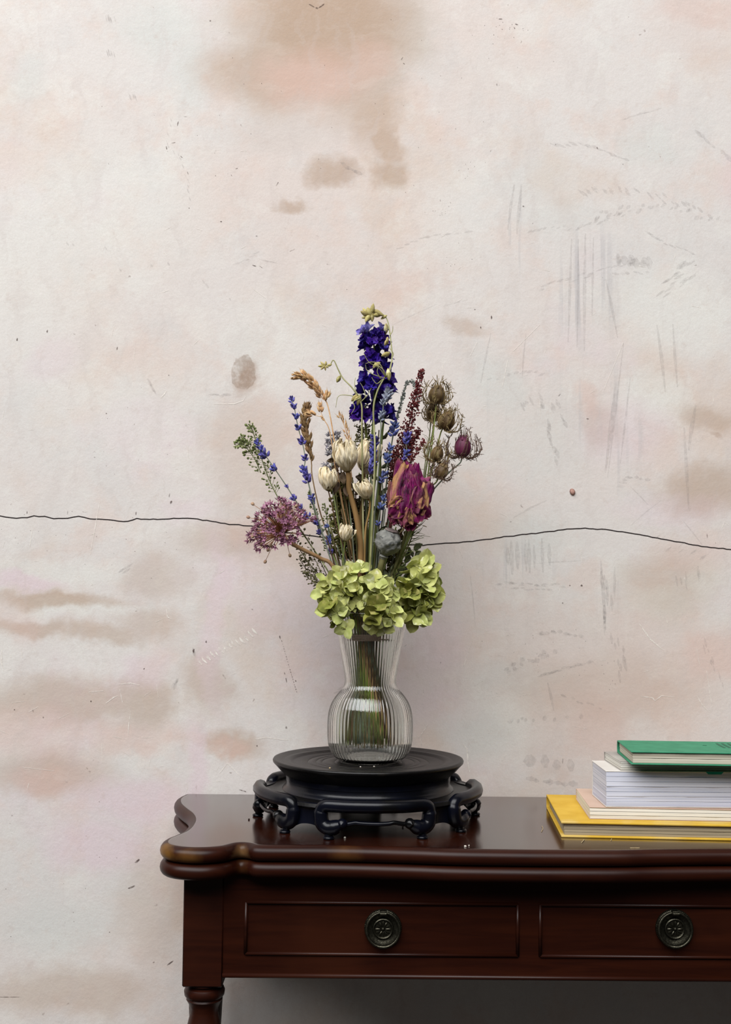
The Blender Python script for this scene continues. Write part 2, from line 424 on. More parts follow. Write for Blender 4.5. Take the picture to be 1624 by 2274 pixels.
# white scratches
mb = MB(); r_ = random.Random(21)
for q in [((475, 898), (520, 897), (540, 890), (547, 878)), ((357, 884), (365, 875), (370, 868)), ((430, 766), (440, 756)), ((300, 770), (298, 800)), ((223, 1108), (215, 1150), (210, 1180), (200, 1232)), ((72, 1175), (66, 1215)),
          ((4, 1445), (3, 1470), (8, 1490)), ((23, 1453), (24, 1460)), ((370, 1353), (372, 1370), (382, 1376)), ((445, 1318), (450, 1326)), ((290, 1580), (286, 1610), (284, 1635)), ((250, 1635), (280, 1642)), ((226, 1650), (228, 1695)),
          ((310, 1638), (342, 1638)), ((266, 1530), (272, 1560)), ((348, 1520), (352, 1548)), ((50, 1704), (122, 1712)), ((480, 1713), (486, 1703)), ((487, 1718), (505, 1695), (535, 1725)), ((566, 1642), (590, 1638), (640, 1644)), ((692, 1580), (697, 1592)),
          ((235, 1562), (252, 1549), (262, 1545)), ((318, 1547), (335, 1535)), ((64, 1581), (84, 1570)), ((130, 1596), (152, 1585)), ((27, 1560), (60, 1557)), ((197, 1537), (230, 1534)), ((262, 1520), (290, 1517), (310, 1522)), ((0, 1622), (18, 1630)),
          ((1420, 1385), (1445, 1420), (1475, 1445)), ((1548, 1440), (1554, 1475)), ((1570, 1490), (1582, 1570)), ((1424, 1546), (1450, 1550), (1455, 1556), (1470, 1545), (1500, 1548)), ((1546, 1542), (1560, 1565), (1576, 1582)), ((1515, 1556), (1523, 1566)), ((1270, 1612), (1302, 1618)),
          ((1066, 1365), (1082, 1404)), ((1020, 1222), (1028, 1240)), ((1025, 1650), (1038, 1662), (1040, 1700), (1044, 1715)), ((1115, 1690), (1125, 1675)), ((1200, 720), (1140, 780)), ((1180, 815), (1184, 835)), ((1128, 800), (1116, 860)), ((1200, 890), (1200, 930)), ((1340, 870), (1385, 760)), ((1352, 960), (1350, 1030)),
          ((1112, 1140), (1125, 1146)), ((1290, 1220), (1300, 1300)), ((1610, 1160), (1618, 1166)), ((1050, 1420), (1030, 1480)), ((930, 1640), (950, 1610)), ((893, 570), (896, 577)), ((363, 560), (370, 568)), ((535, 335), (548, 336)), ((218, 60), (220, 88)), ((560, 640), (590, 662)), ((1610, 1158), (1604, 1172)), ((935, 1630), (937, 1680)), ((1060, 760), (1045, 790))]:
    stroke(mb, q, r_.uniform(1.6, 3.2))
for i in range(14):                                   # the comb of short pale dashes
    x = 443 + i * 9.3; y = 1470 - i * 5.1 + r_.uniform(-3, 3)
    stroke(mb, [(x - 4, y - 6), (x, y), (x + 5 + r_.uniform(0, 3), y + 7)], r_.uniform(3, 6))
for i in range(60):
    x, y = r_.gauss(1080, 70), r_.gauss(1540, 40)
    a = r_.uniform(-.6, .6); l = r_.uniform(3, 11); stroke(mb, [(x, y), (x + l * math.cos(a), y + l * math.sin(a))], r_.uniform(.8, 1.8))
for i in range(150):                                  # hair scratches all over
    x, y = r_.uniform(-40, 1660), r_.uniform(500, 1760); a = r_.choice([r_.uniform(1.2, 2.0), r_.uniform(-.6, .6)]); l = r_.uniform(5, 26)
    stroke(mb, [(x, y), (x + l * .5 * math.cos(a) + r_.uniform(-1, 1), y + l * .5 * math.sin(a)), (x + l * math.cos(a), y + l * math.sin(a))], r_.uniform(.6, 1.4))
wall_mark('scratch', mb, alpha_mat('scratch_white', '#ece5dc', .95), 'short white scratches in the plaster')
# grey trowel chatter
WK = 1.7
mb = MB(); r_ = random.Random(33)
def dashes(pts, n, dx, dy, w, j=3):
    P = catmull([Vector((x, y, 0)) for x, y in pts], 12)
    for i in range(n):
        q = P[int(i / max(1, n - 1) * (len(P) - 1))]; x, y = q.x + r_.uniform(-j, j), q.y + r_.uniform(-j, j)
        k = r_.uniform(.6, 1.3); stroke(mb, [(x - dx * k / 2, y - dy * k / 2), (x, y), (x + dx * k / 2, y + dy * k / 2)], w * r_.uniform(.6, 1.2))
dashes([(1290, 425), (1380, 420), (1470, 440), (1570, 475)], 26, 11, 11, 4, 8)
dashes([(1320, 480), (1400, 465), (1500, 462), (1590, 490)], 24, 10, -8, 5, 7)
dashes([(1180, 510), (1300, 500), (1400, 470)], 20, 12, -7, 3, 5)
dashes([(1230, 325), (1290, 322), (1340, 335), (1390, 355)], 12, 20, 8, 4, 3)
dashes([(890, 550), (950, 525), (1040, 515)], 9, 16, -3, 3, 2)
dashes([(1440, 515), (1480, 540), (1540, 560)], 9, 16, 8, 3, 3)
dashes([(1550, 295), (1580, 320), (1620, 350)], 6, 14, 14, 6, 3)
dashes([(1480, 620), (1510, 600), (1530, 580)], 10, 18, -10, 4, 9)
dashes([(1470, 655), (1510, 630), (1540, 615)], 9, 16, -12, 3, 6)
dashes([(1200, 640), (1300, 610), (1400, 580)], 14, 16, -6, 3, 6)
dashes([(1370, 580), (1440, 580)], 10, 3, 24, 10, 6); dashes([(1370, 605), (1440, 605)], 6, 12, 2, 4, 3)
dashes([(1090, 840), (1160, 825), (1200, 835)], 8, 14, -6, 4, 6)
dashes([(1150, 900), (1210, 890), (1250, 930)], 12, 8, 16, 5, 12)
dashes([(1215, 940), (1225, 980), (1240, 1020)], 8, 6, 22, 6, 5)
dashes([(1130, 1235), (1220, 1235)], 8, 2, 60, 6, 4); dashes([(1110, 1295), (1250, 1300)], 18, 12, 1, 3, 4); dashes([(1140, 1307), (1220, 1310)], 8, 12, 1, 3, 2)
dashes([(1335, 1290), (1350, 1330), (1345, 1390)], 8, 3, 50, 5, 9); dashes([(1370, 1420), (1385, 1500)], 10, 3, 26, 4, 14)
dashes([(1120, 1490), (1160, 1470), (1200, 1455), (1225, 1450)], 18, 9, -6, 7, 9); dashes([(1205, 1500), (1250, 1485), (1310, 1470)], 12, 16, -4, 4, 2)
dashes([(1200, 1408), (1240, 1402), (1290, 1412)], 10, 14, 2, 5, 3); dashes([(1130, 1602), (1180, 1596), (1290, 1594)], 10, 8, 2, 7, 4)
dashes([(1180, 1690), (1270, 1700)], 4, 3, 26, 18, 3); dashes([(1180, 1730), (1270, 1745)], 7, 20, 2, 8, 6)
dashes([(1380, 1080), (1400, 1060), (1440, 1062)], 8, 14, 1, 4, 3); dashes([(1465, 1200), (1560, 1230)], 8, 14, -10, 3, 12); dashes([(1500, 1290), (1560, 1280)], 6, 4, 26, 3, 12)
dashes([(1565, 1430), (1600, 1520)], 8, 4, 18, 3, 6); dashes([(1250, 1545), (1330, 1570)], 8, 10, 5, 3, 4); dashes([(760, 365), (795, 380)], 5, 18, 8, 7, 4)
dashes([(1390, 263), (1425, 252), (1462, 243)], 5, 20, -5, 2.5, 1); dashes([(238, 42), (252, 44)], 7, 4, 16, 2, 3); dashes([(238, 118), (252, 119)], 7, 4, 14, 2, 3); dashes([(288, 214), (302, 216)], 7, 4, 14, 2, 3)
dashes([(330, 850), (345, 870)], 5, 8, 18, 3, 3); dashes([(470, 876), (505, 878)], 6, 16, 2, 3, 3); dashes([(265, 1270), (285, 1262)], 5, 16, -12, 3, 4)
dashes([(385, 1525), (395, 1510)], 4, 6, -16, 4, 2); dashes([(430, 1445), (432, 1452)], 3, 2, 14, 4, 1); dashes([(525, 585), (545, 578), (570, 562)], 6, 12, -5, 2, 1); dashes([(585, 578), (610, 582)], 4, 16, 3, 2, 1)
dashes([(140, 520), (600, 700)], 10, 6, 9, 3, 30); dashes([(770, 1520), (750, 1535)], 3, 20, -8, 4, 2); dashes([(380, 265), (372, 320), (400, 350), (418, 400), (420, 440)], 14, 4, 9, 2, 3)
for q in [((1270, 530), (1262, 760), 4), ((1285, 530), (1282, 770), 3), ((1300, 520), (1298, 780), 5), ((1318, 525), (1315, 700), 3), ((1345, 620), (1372, 750), 4), ((1142, 410), (1128, 510), 4), ((1158, 410), (1148, 520), 5), ((1460, 720), (1478, 870), 5), ((1495, 720), (1505, 860), 4), ((1090, 740), (1068, 850), 3),
          ((1168, 740), (1160, 840), 2.5), ((1386, 760), (1350, 1060), 3), ((1400, 840), (1378, 1030), 3), ((1368, 850), (1345, 1050), 6), ((1520, 950), (1530, 1130), 5), ((1545, 900), (1530, 1000), 6), ((1215, 1110), (1140, 1150), 3), ((1045, 1270), (1056, 1390), 1.6), ((1217, 1515), (1230, 1578), 4), ((1335, 1245), (1345, 1400), 5), ((1365, 1260), (1365, 1330), 4), ((1440, 1120), (1400, 1080), 2), ((985, 680), (1040, 665), 1.5), ((870, 720), (970, 675), 1.4),
          ((1400, 1165), (1470, 1110), 1.5), ((1520, 1160), (1560, 1210), 2), ((1190, 1250), (1290, 1245), 2)]:
    stroke(mb, jag([q[0], ((q[0][0] + q[1][0]) / 2, (q[0][1] + q[1][1]) / 2), q[1]], 30, 2, r_), q[2])
wall_mark('trowel_mark', mb, alpha_mat('trowel_grey', '#a39d9b', .15), 'faint grey trowel chatter on the plaster')
mb = MB()
ring = [(518, 804), (524, 797), (533, 795), (540, 789), (550, 788), (558, 795), (564, 806), (568, 822), (568, 842), (562, 858), (550, 865), (536, 866), (524, 861), (516, 850), (515, 826)]
ring = [(x + r_.uniform(-2.5, 2.5), y + r_.uniform(-3, 3)) for a_, b_ in zip(ring, ring[1:] + ring[:1]) for x, y in (a_, ((a_[0] + b_[0]) / 2, (a_[1] + b_[1]) / 2))]
mb.add([at(x, y, WALL_Y - .0003) for x, y in ring], [tuple(range(len(ring)))])
wall_mark('smudge', mb, alpha_mat('smudge_brown', '#a9937f', .30), 'brown rubbed smudge on the plaster above the flowers')
# small dark chips and specks
WK = 1.0
mb = MB(); r_ = random.Random(45)
def chip(x, y, a, b, ang):
    P = []
    for k in range(7):
        w = 2 * PI * k / 7; u, v = a * .85 * math.cos(w) * r_.uniform(.7, 1.2), b * .75 * math.sin(w) * r_.uniform(.7, 1.2)
        P.append(at(x + u * math.cos(ang) - v * math.sin(ang), y + u * math.sin(ang) + v * math.cos(ang), WALL_Y - .00035))
    mb.add(P, [tuple(range(7))])
for (x, y, a, b, g) in [(704, 18, 5, 3, .3), (692, 12, 9, 2, .5), (714, 13, 9, 2, -.6), (467, 46, 2.5, 2.5, 0), (581, 185, 1.6, 1.6, 0), (412, 259, 6, 1, 0), (385, 317, 6, 1.3, -.2), (370, 328, 5, 1.6, 1.4), (395, 275, 7, 1.4, 1.8), (403, 348, 4, 1, .8), (417, 384, 5, 1, 1.2),
                        (526, 374, 3.5, 1.3, -.3), (514, 389, 2.5, 1, 1), (479, 390, 1.5, 1.5, 0), (570, 524, 3, 1, 0), (491, 492, 3, 1.4, 0), (565, 590, 6, 1.4, .3), (580, 593, 5, 1.4, .6), (616, 408, 6, 1.5, -1), (420, 462, 1.6, 1.6, 0), (893, 130, 5, 1.6, -1), (897, 141, 3, 1, .6),
                        (1112, 42, 6, 1.6, 0), (1148, 54, 4, 1.8, .3), (1143, 62, 3, 1.4, 1), (1163, 458, 3, 2.2, 0), (1327, 329, 4, 1.6, 1.2), (1104, 188, 3, .9, 1.4), (1055, 687, 2, 1.6, 0), (1305, 930, 4, 1.2, 0), (1571, 1190, 6, 1.1, 1.5), (1090, 335, 3, 1.2, 2), (978, 445, 3, .9, 1.5), (1068, 727, 3, 1.6, 1.4), (1092, 705, 5, 2, 1.5), (1243, 877, 5, 1.4, -.9),
                        (305, 1912, 8, 3, -.7), (292, 1970, 10, 3, -.4), (377, 2139, 11, 2, -.6), (341, 2137, 3, 2, -.6), (20, 2214, 30, 1, 0), (13, 1974, 1.6, 1.4, 0), (243, 2070, 1.6, 1.6, 0), (164, 2046, 1.5, 1.5, 0), (24, 2080, 1.5, 1.5, 0), (430, 1445, 2.5, 7, .2), (636, 1616, 2.5, 5, -.1),
                        (622, 1415, 2, 6, -.2), (636, 1510, 1.6, 8, -.2), (632, 1495, 1.4, 4, -.2), (657, 1512, 1.6, 3, -.1), (560, 1353, 3, 1, .3), (458, 1425, 2, 4, 0), (375, 833, 2, 2, 0), (210, 1015, 2, 1.6, 0), (236, 918, 1.6, 1.6, 0), (105, 735, 2, 5, .2), (38, 754, 2, 5, .2), (260, 774, 2, 5, .2),
                        (380, 1115, 2.5, 6, .4), (376, 1100, 1.5, 6, .2), (302, 1140, 1.2, 6, .1), (150, 1138, 1.2, 6, .1), (60, 1138, 1.2, 5, .1), (1266, 1300, 2, 2, 0), (1250, 1339, 2, 2, 0), (979, 1472, 1, 3, 0), (1250, 1690, 1, 8, .1), (1292, 1300, 3, 3, 0), (540, 1756, 12, 1.6, .3), (202, 1557, 2, 3, 0), (96, 1593, 2, 2.5, 0), (32, 1576, 2, 2.5, 0), (571, 1656, 2, 2.5, 0), (320, 1485, 3, 1.4, -.8)]:
    chip(x, y, a, b, g)
for i in range(21): chip(626 + i * 1.65, 1425 + i * 5.6 + r_.uniform(-1, 1), 1, r_.uniform(1.5, 3.4), -.28)
for cx, cy, sx, sy, n in [(1040, 370, 14, 14, 9), (1180, 470, 0, 0, 0), (985, 468, 16, 7, 10), (1000, 590, 8, 8, 6), (1130, 70, 26, 20, 18), (1000, 250, 160, 120, 26), (60, 1180, 60, 20, 14), (300, 1220, 120, 30, 16), (330, 940, 90, 60, 12), (740, 220, 120, 120, 8), (1310, 1480, 60, 40, 18), (1200, 1440, 60, 30, 12), (500, 330, 90, 40, 8), (170, 1900, 120, 100, 12), (1080, 560, 80, 60, 8)]:
    for i in range(n): chip(r_.gauss(cx, sx), r_.gauss(cy, sy), r_.uniform(.7, 1.5), r_.uniform(.6, 1.1), r_.uniform(0, 3))
wall_mark('chip', mb, alpha_mat('chip_dark', '#5b4a45', .7), 'small dark chips and specks in the plaster')
# two tiny plaster blisters near the crack
mb = MB()
for px, py, rr in [(1272, 1092, 6.5)]:
    c = at(px, py, WALL_Y - .0008); mb.lathe([(rr / 1510, -.0005), (rr * .8 / 1510, .0016), (rr * .3 / 1510, .0022), (1e-5, .002)], 9, TRS(c, (0.15, -1, .2), 0.4, (1, 1.25, 1)))
o = put('plaster_blister', mb.mesh('plaster_blister', mat('blister', '#b08a7c', '#8b665c', 300, .8)), wall); tag(o, 'small raised brown chip of plaster', None, None, 'stuff')

# ------------------------------------------------------------------ side table
TZ = 0.749
AY = 1.430                                             # front plane of the apron
XC = at(1175, 2060, AY).x
def wood(name, c1, c2, c3, rough, coat, wear=None, spec=.5):
    m = bpy.data.materials.new(name); m.use_nodes = True
    N = m.node_tree.nodes; L = m.node_tree.links; b = N['Principled BSDF']
    tc = N.new('ShaderNodeTexCoord'); mp = N.new('ShaderNodeMapping'); mp.inputs['Scale'].default_value = (3.0, 40, 40)
    L.new(tc.outputs['Object'], mp.inputs[0])
    n1 = N.new('ShaderNodeTexNoise'); n1.inputs['Scale'].default_value = 2.2; n1.inputs['Detail'].default_value = 8; n1.inputs['Roughness'].default_value = .6; n1.inputs['Distortion'].default_value = .6
    L.new(mp.outputs[0], n1.inputs['Vector'])
    r1 = N.new('ShaderNodeMapRange'); r1.inputs[1].default_value = .32; r1.inputs[2].default_value = .7; L.new(n1.outputs[0], r1.inputs[0])
    mx = N.new('ShaderNodeMix'); mx.data_type = 'RGBA'; mx.inputs[6].default_value = C(c1); mx.inputs[7].default_value = C(c2); L.new(r1.outputs[0], mx.inputs[0])
    out = mx.outputs[2]
    n2 = N.new('ShaderNodeTexNoise'); n2.inputs['Scale'].default_value = 9; n2.inputs['Detail'].default_value = 3; L.new(tc.outputs['Object'], n2.inputs['Vector'])
    r2 = N.new('ShaderNodeMapRange'); r2.inputs[1].default_value = .5; r2.inputs[2].default_value = .72; r2.inputs[4].default_value = .5; L.new(n2.outputs[0], r2.inputs[0])
    m2 = N.new('ShaderNodeMix'); m2.data_type = 'RGBA'; m2.inputs[7].default_value = C(c3); L.new(r2.outputs[0], m2.inputs[0]); L.new(out, m2.inputs[6]); out = m2.outputs[2]
    if wear:                                           # rubbed corner where the stain has gone
        for (cx, cy, cz, rad, colr, s) in wear:
            q = N.new('ShaderNodeVectorMath'); q.operation = 'DISTANCE'; q.inputs[1].default_value = (cx, cy, cz)
            n3 = N.new('ShaderNodeTexNoise'); n3.inputs['Scale'].default_value = 60; n3.inputs['Detail'].default_value = 5; L.new(tc.outputs['Object'], n3.inputs['Vector'])
            L.new(tc.outputs['Object'], q.inputs[0])
            ad = N.new('ShaderNodeMath'); ad.operation = 'MULTIPLY_ADD'; ad.inputs[1].default_value = rad * 1.3; L.new(n3.outputs[0], ad.inputs[0]); L.new(q.outputs['Value'], ad.inputs[2])
            r3 = N.new('ShaderNodeMapRange'); r3.inputs[1].default_value = rad * 1.9; r3.inputs[2].default_value = rad * .9; r3.inputs[4].default_value = s; L.new(ad.outputs[0], r3.inputs[0])
            m3 = N.new('ShaderNodeMix'); m3.data_type = 'RGBA'; m3.inputs[7].default_value = C(colr); L.new(r3.outputs[0], m3.inputs[0]); L.new(out, m3.inputs[6]); out = m3.outputs[2]
    L.new(out, b.inputs['Base Color'])
    rr = N.new('ShaderNodeMapRange'); rr.inputs[3].default_value = rough * .8; rr.inputs[4].default_value = rough * 1.3; L.new(n2.outputs[0], rr.inputs[0]); L.new(rr.outputs[0], b.inputs['Roughness'])
    b.inputs['Specular IOR Level'].default_value = spec; b.inputs['Coat Weight'].default_value = coat; b.inputs['Coat Roughness'].default_value = .14
    return m
MAHOG = ('#200904', '#301207', '#381809')
W_TOP = wood('mahogany_top', *MAHOG, .20, .6)
W_RIM = wood('mahogany_rim', *MAHOG, .36, .0, spec=.2, wear=[(-.238, 1.400, .733, .022, '#7c5724', .9), (-.20, 1.385, .733, .016, '#5f3f1c', .7), (-.14, 1.41, .735, .012, '#7a5a38', .7), (-.02, 1.40, .735, .02, '#5a3a1a', .5)])
W_EDGE = wood('mahogany_leaf', *MAHOG, .36, .0, spec=.2, wear=[(-.238, 1.405, .722, .006, '#a9743a', .8), (-.14, 1.42, .72, .012, '#4e3014', .5)])
W_BODY = wood('mahogany_body', *MAHOG, .42, .0, spec=.12)
W_BEAD = wood('mahogany_bead', *MAHOG, .36, .0, spec=.3)
W_LEG = wood('mahogany_turned', *MAHOG, .36, .0, spec=.2)

OUT = [(0.191, 1.386), (.10, 1.388), (.05, 1.394), (-.01, 1.399), (-.06, 1.401), (-.115, 1.3995), (-.131, 1.402), (-.140, 1.411), (-.1475, 1.413), (-.155, 1.403), (-.163, 1.394), (-.180, 1.386), (-.200, 1.384), (-.220, 1.390),
       (-.235, 1.403), (-.2415, 1.421), (-.241, 1.442), (-.234, 1.463), (-.227, 1.487), (-.2252, 1.517), (-.2275, 1.555), (-.236, 1.592), (-.250, 1.628), (-.262, 1.662), (-.2685, 1.695), (-.2685, 1.72), (-.264, 1.741)]
def leaf_outline():
    Lh = catmull([Vector((x - 0.191, y, 0)) for x, y in OUT], 5)
    left = [Vector((XC + p.x, p.y, 0)) for p in Lh]
    right = [Vector((XC - p.x, p.y, 0)) for p in Lh[1:]]
    return right[::-1] + left                          # back right -> front -> back left
def leaf_mesh(z0, z1, m, name, top=None):
    P = leaf_outline(); n = len(P); r = (z1 - z0) / 2; zc = (z0 + z1) / 2
    nor = []
    for i in range(n):
        a, b = P[max(i - 1, 0)], P[min(i + 1, n - 1)]
        t = (b - a).normalized(); nn = Vector((-t.y, t.x, 0))   # travelling right to left along the front, outward is -Y
        if nn.dot(P[i] - Vector((XC, 1.6, 0))) < 0 and False: nn = -nn
        nor.append(-nn if nn.y > 0 and abs(P[i].x - XC) < .2 else nn)
    # orient: check one front point
    mid = n // 2
    s = 1.0 if nor[mid].y < 0 else -1.0
    nor = []
    for i in range(n):
        a, b = P[max(i - 1, 0)], P[min(i + 1, n - 1)]
        t = (b - a).normalized(); nor.append(Vector((-t.y, t.x, 0)))
    if nor[mid].y > 0: nor = [-q for q in nor]
    rings = []
    K = 8
    prof = [(-0.003 - r, -1.0)] + [(r * (math.cos(t) - 1), math.sin(t)) for t in [(-PI / 2 + PI * k / K) for k in range(K + 1)]] + [(-0.003 - r, 1.0)]
    mb = MB(); vs = []
    for off, sz in prof:
        for i in range(n):
            q = P[i] + nor[i] * off
            if i == 0 or i == n - 1: q = Vector((q.x, P[i].y, 0))
            vs.append((q.x, q.y, zc + r * sz))
    m_ = len(prof)
    fs = [(i * n + k, i * n + k + 1, (i + 1) * n + k + 1, (i + 1) * n + k) for i in range(m_ - 1) for k in range(n - 1)]
    fs += [(i * n, (i + 1) * n, (i + 1) * n + n - 1, i * n + n - 1) for i in range(m_ - 1)]    # straight back edge
    fs.append(tuple(range(n))); fs.append(tuple((m_ - 1) * n + k for k in range(n)))
    mb.add(vs, fs)
    me = mb.mesh(name, m, sharp=40, fix=True)
    if top:
        me.materials.append(top)
        for p in me.polygons:
            if p.normal.z > .999: p.material_index = 1
    return me
table = thing('side_table', 'dark mahogany side table with double serpentine top, two drawers and turned legs', 'table', (XC, 1.58, 0))
put('table_top', leaf_mesh(TZ - .0185, TZ, W_RIM, 'table_top', W_TOP), table)
put('lower_leaf', leaf_mesh(TZ - .0375, TZ - .0190, W_EDGE, 'lower_leaf'), table)
ZU = TZ - .0375                                        # underside of the leaves
pl = at(408, 2000, AY); pr = at(497, 2000, AY)
LX0, LX1 = pl.x, pr.x                                  # left leg block
LW = LX1 - LX0
ZB = at(497, 2170, AY).z                               # underside of the apron
ZLEG = at(450, 2192, AY).z
def legmesh():
    mb = MB(); h = LW / 2
    mb.bbox(-h, h, -h, h, ZLEG, ZU, .0015)
    k = LW / .047
    prof = [(.0215, ZLEG), (.0215, ZLEG - .002), (.0185, ZLEG - .004), (.0225, ZLEG - .006), (.0242, ZLEG - .010), (.0235, ZLEG - .015), (.0205, ZLEG - .018), (.0215, ZLEG - .020), (.019, ZLEG - .024),
            (.0165, ZLEG - .030), (.0165, ZLEG - .036), (.0185, ZLEG - .045), (.0212, ZLEG - .056), (.0232, ZLEG - .070), (.0238, ZLEG - .090), (.0225, ZLEG - .12), (.0200, ZLEG - .17), (.0165, ZLEG - .26), (.0140, ZLEG - .36), (.0130, ZLEG - .41),
            (.0185, ZLEG - .418), (.0195, ZLEG - .425), (.0175, ZLEG - .432), (.0125, ZLEG - .440), (.0125, ZLEG - .455), (.0175, ZLEG - .475), (.0195, ZLEG - .505), (.017, ZLEG - .535), (.0125, .012), (.0135, .004), (.012, 0.0)]
    prof = [(r * k, z) for r, z in prof if z >= 0.0]
    mb.lathe(prof, 28)
    return mb.mesh('leg', W_LEG, sharp=40, fix=True)
lm = legmesh()
LCX = (LX0 + LX1) / 2
REAR = at(457, 2230, 1.692).x
for sx in (-1, 1):
    put('leg', lm, table, Matrix.Translation((XC + sx * (XC - LCX), AY - .002 + LW / 2, 0)))
    put('leg', lm, table, Matrix.Translation((XC + sx * (XC - REAR), 1.715 - LW / 2, 0)))
# apron: front rail pieces round the two drawers, sides, back
XR0 = 2 * XC - LX0; XR1 = 2 * XC - LX1                 # mirrored right leg
dx0, dx1 = at(546, 2060, AY).x, at(1150, 2060, AY).x
dz1, dz0 = at(546, 2003, AY).z, at(546, 2117, AY).z
W2 = dx1 - dx0
ex0, ex1 = 2 * XC - dx1, 2 * XC - dx0
mb = MB()
mb.box(LX1, XR1, AY, AY + .018, dz1, ZU); mb.box(LX1, XR1, AY, AY + .018, ZB, dz0)
mb.box(LX1, dx0, AY, AY + .018, dz0, dz1); mb.box(dx1, ex0, AY, AY + .018, dz0, dz1); mb.box(ex1, XR1, AY, AY + .018, dz0, dz1)
put('front_apron', mb.mesh('front_apron', W_BODY, smooth=False), table)
mb = MB(); mb.box(LX0 + .006, LX0 + .024, AY + LW - .004, 1.715 - LW + .002, ZB, ZU); put('side_apron', mb.mesh('side_apron', W_BODY, smooth=False), table)
mb = MB(); mb.box(XR0 - .024, XR0 - .006, AY + LW - .004, 1.715 - LW + .002, ZB, ZU); put('side_apron', mb.mesh('side_apron', W_BODY, smooth=False), table)
mb = MB(); mb.box(REAR, 2 * XC - REAR, 1.695, 1.712, ZB, ZU); put('back_apron', mb.mesh('back_apron', W_BODY, smooth=False), table)
mb = MB(); mb.tube([(LX1, AY - .001, ZB + .0025), (XR1, AY - .001, ZB + .0025)], .0028, 10); put('apron_bead', mb.mesh('apron_bead', W_BEAD), table)
bronze = mat('aged_bronze', '#302d25', '#4a483c', 400, .34, .5, metal=.9, bump=.25, bscale=900)
def pull_meshes():
    R = .0220
    bp = MB(); bp.lathe([(1e-5, -.002), (.0165, -.002), (.0185, -.0035), (R - .001, -.003), (R, -.0015), (R, 0)], 48)
    for k in range(64):                                # beaded border of the back plate
        w = 2 * PI * k / 64; bp.spindle(TRS(((R - .0008) * math.cos(w), (R - .0008) * math.sin(w), -.0036)), .0018, .0009, 5, 3)
    back = bp.mesh('backplate', bronze, sharp=50, fix=True)
    rg = MB(); n = 48
    c = [Vector((.0193 * math.sin(2 * PI * k / n), .0193 * math.cos(2 * PI * k / n) - .0008, -.0065 - .0018 * math.cos(2 * PI * k / n) * -1)) for k in range(n + 1)]
    rg.tube(c, [.00175 + (.0005 if abs(k - n / 2) < 2 else 0) for k in range(n + 1)], 10, cap=False)
    ring = rg.mesh('ring', bronze)
    ro = MB(); ro.lathe([(.0095, -.002), (.0118, -.0035), (.0118, -.005), (.0108, -.0056), (.0100, -.005), (.0092, -.0038), (1e-5, -.0035)], 40)
    for k in range(12):
        w = 2 * PI * k / 12; d = Vector((math.cos(w), math.sin(w), 0))
        ro.spindle(Matrix.Translation(d * .0024 + Vector((0, 0, -.0049))) @ align(d, 0) @ Matrix.Diagonal((1, 1, 1, 1)), .0070, .0012, 6, 4, .8)
    ro.lathe([(.0022, -.004), (.0020, -.0062), (.0010, -.0072), (1e-5, -.0074)], 12)
    ros = ro.mesh('rosette', bronze, sharp=50, fix=True)
    cp = MB(); cp.bbox(-.0040, .0040, .0165, .0215, -.0095, -.002, .001); cp.tube([(-.0036, .0182, -.0092), (.0036, .0182, -.0092)], .0022, 10)
    return back, ring, ros, cp.mesh('clip', bronze, sharp=40)
PULL = pull_meshes()
for (x0, x1, hx) in ((dx0, dx1, 851), (ex0, ex1, 1498)):
    mb = MB(); mb.box(x0 + .0006, x1 - .0006, AY + .0012, AY + .016, dz0 + .0006, dz1 - .0006)
    dr = put('drawer', mb.mesh('drawer', W_BODY, smooth=False), table)
    mb = MB(); e = .0021
    for a, b in (((x0, dz1), (x1, dz1)), ((x0, dz0), (x1, dz0)), ((x0, dz0), (x0, dz1)), ((x1, dz0), (x1, dz1))):
        mb.tube([(a[0], AY - .0004, a[1]), (b[0], AY - .0004, b[1])], e, 8)
    put('cock_bead', mb.mesh('cock_bead', W_BEAD), dr)
    c = at(hx, 2061, AY)
    Mh = Matrix.Translation((c.x, AY + .0012, c.z)) @ Matrix(((1, 0, 0, 0), (0, 0, 1, 0), (0, 1, 0, 0), (0, 0, 0, 1)))
    for nm, me in zip(('backplate', 'ring', 'rosette', 'clip'), PULL): put(nm, me, dr, Mh)

# ------------------------------------------------------------------ black carved stand
SC = Vector((at(818, 1686, 1.578).x, 1.578, 0))
black = mat('black_lacquered_wood', '#040509', '#090b16', 25, .27, .26, bump=.10, bscale=160, c3='#080809', s3=14, th=.56)
black_top = mat('black_dusty_wood', '#070606', '#0e0c0c', 30, .34, .3, bump=.2, bscale=120, c3='#1c1814', s3=22, th=.56, stretch=(1, 3, 1))
ZP = .8210                                             # plate surface
stand = thing('display_stand', 'round black carved wooden display stand on scroll feet, under the glass vase', 'stand', (SC.x, SC.y, TZ))
MS = Matrix.Translation((SC.x, SC.y, 0))
mb = MB()
prof = [(1e-5, ZP)]
for r0 in (.036, .044, .060, .068, .079): prof += [(r0 - .0012, ZP), (r0, ZP - .0009), (r0 + .0012, ZP)]
prof += [(.096, ZP), (.099, ZP + .0005), (.102, ZP + .0026), (.108, ZP + .0026), (.112, ZP + .0022), (.1205, ZP + .0048), (.1232, ZP + .0046), (.1242, ZP + .0028), (.1236, ZP + .0006), (.120, ZP - .0030), (.115, ZP - .0085), (.1105, ZP - .0125), (.1085, ZP - .0145), (.09, ZP - .0145), (1e-5, ZP - .0145)]
mb.lathe(prof, 96); put('plate', mb.mesh('plate', black_top, sharp=60, fix=True), stand, MS)
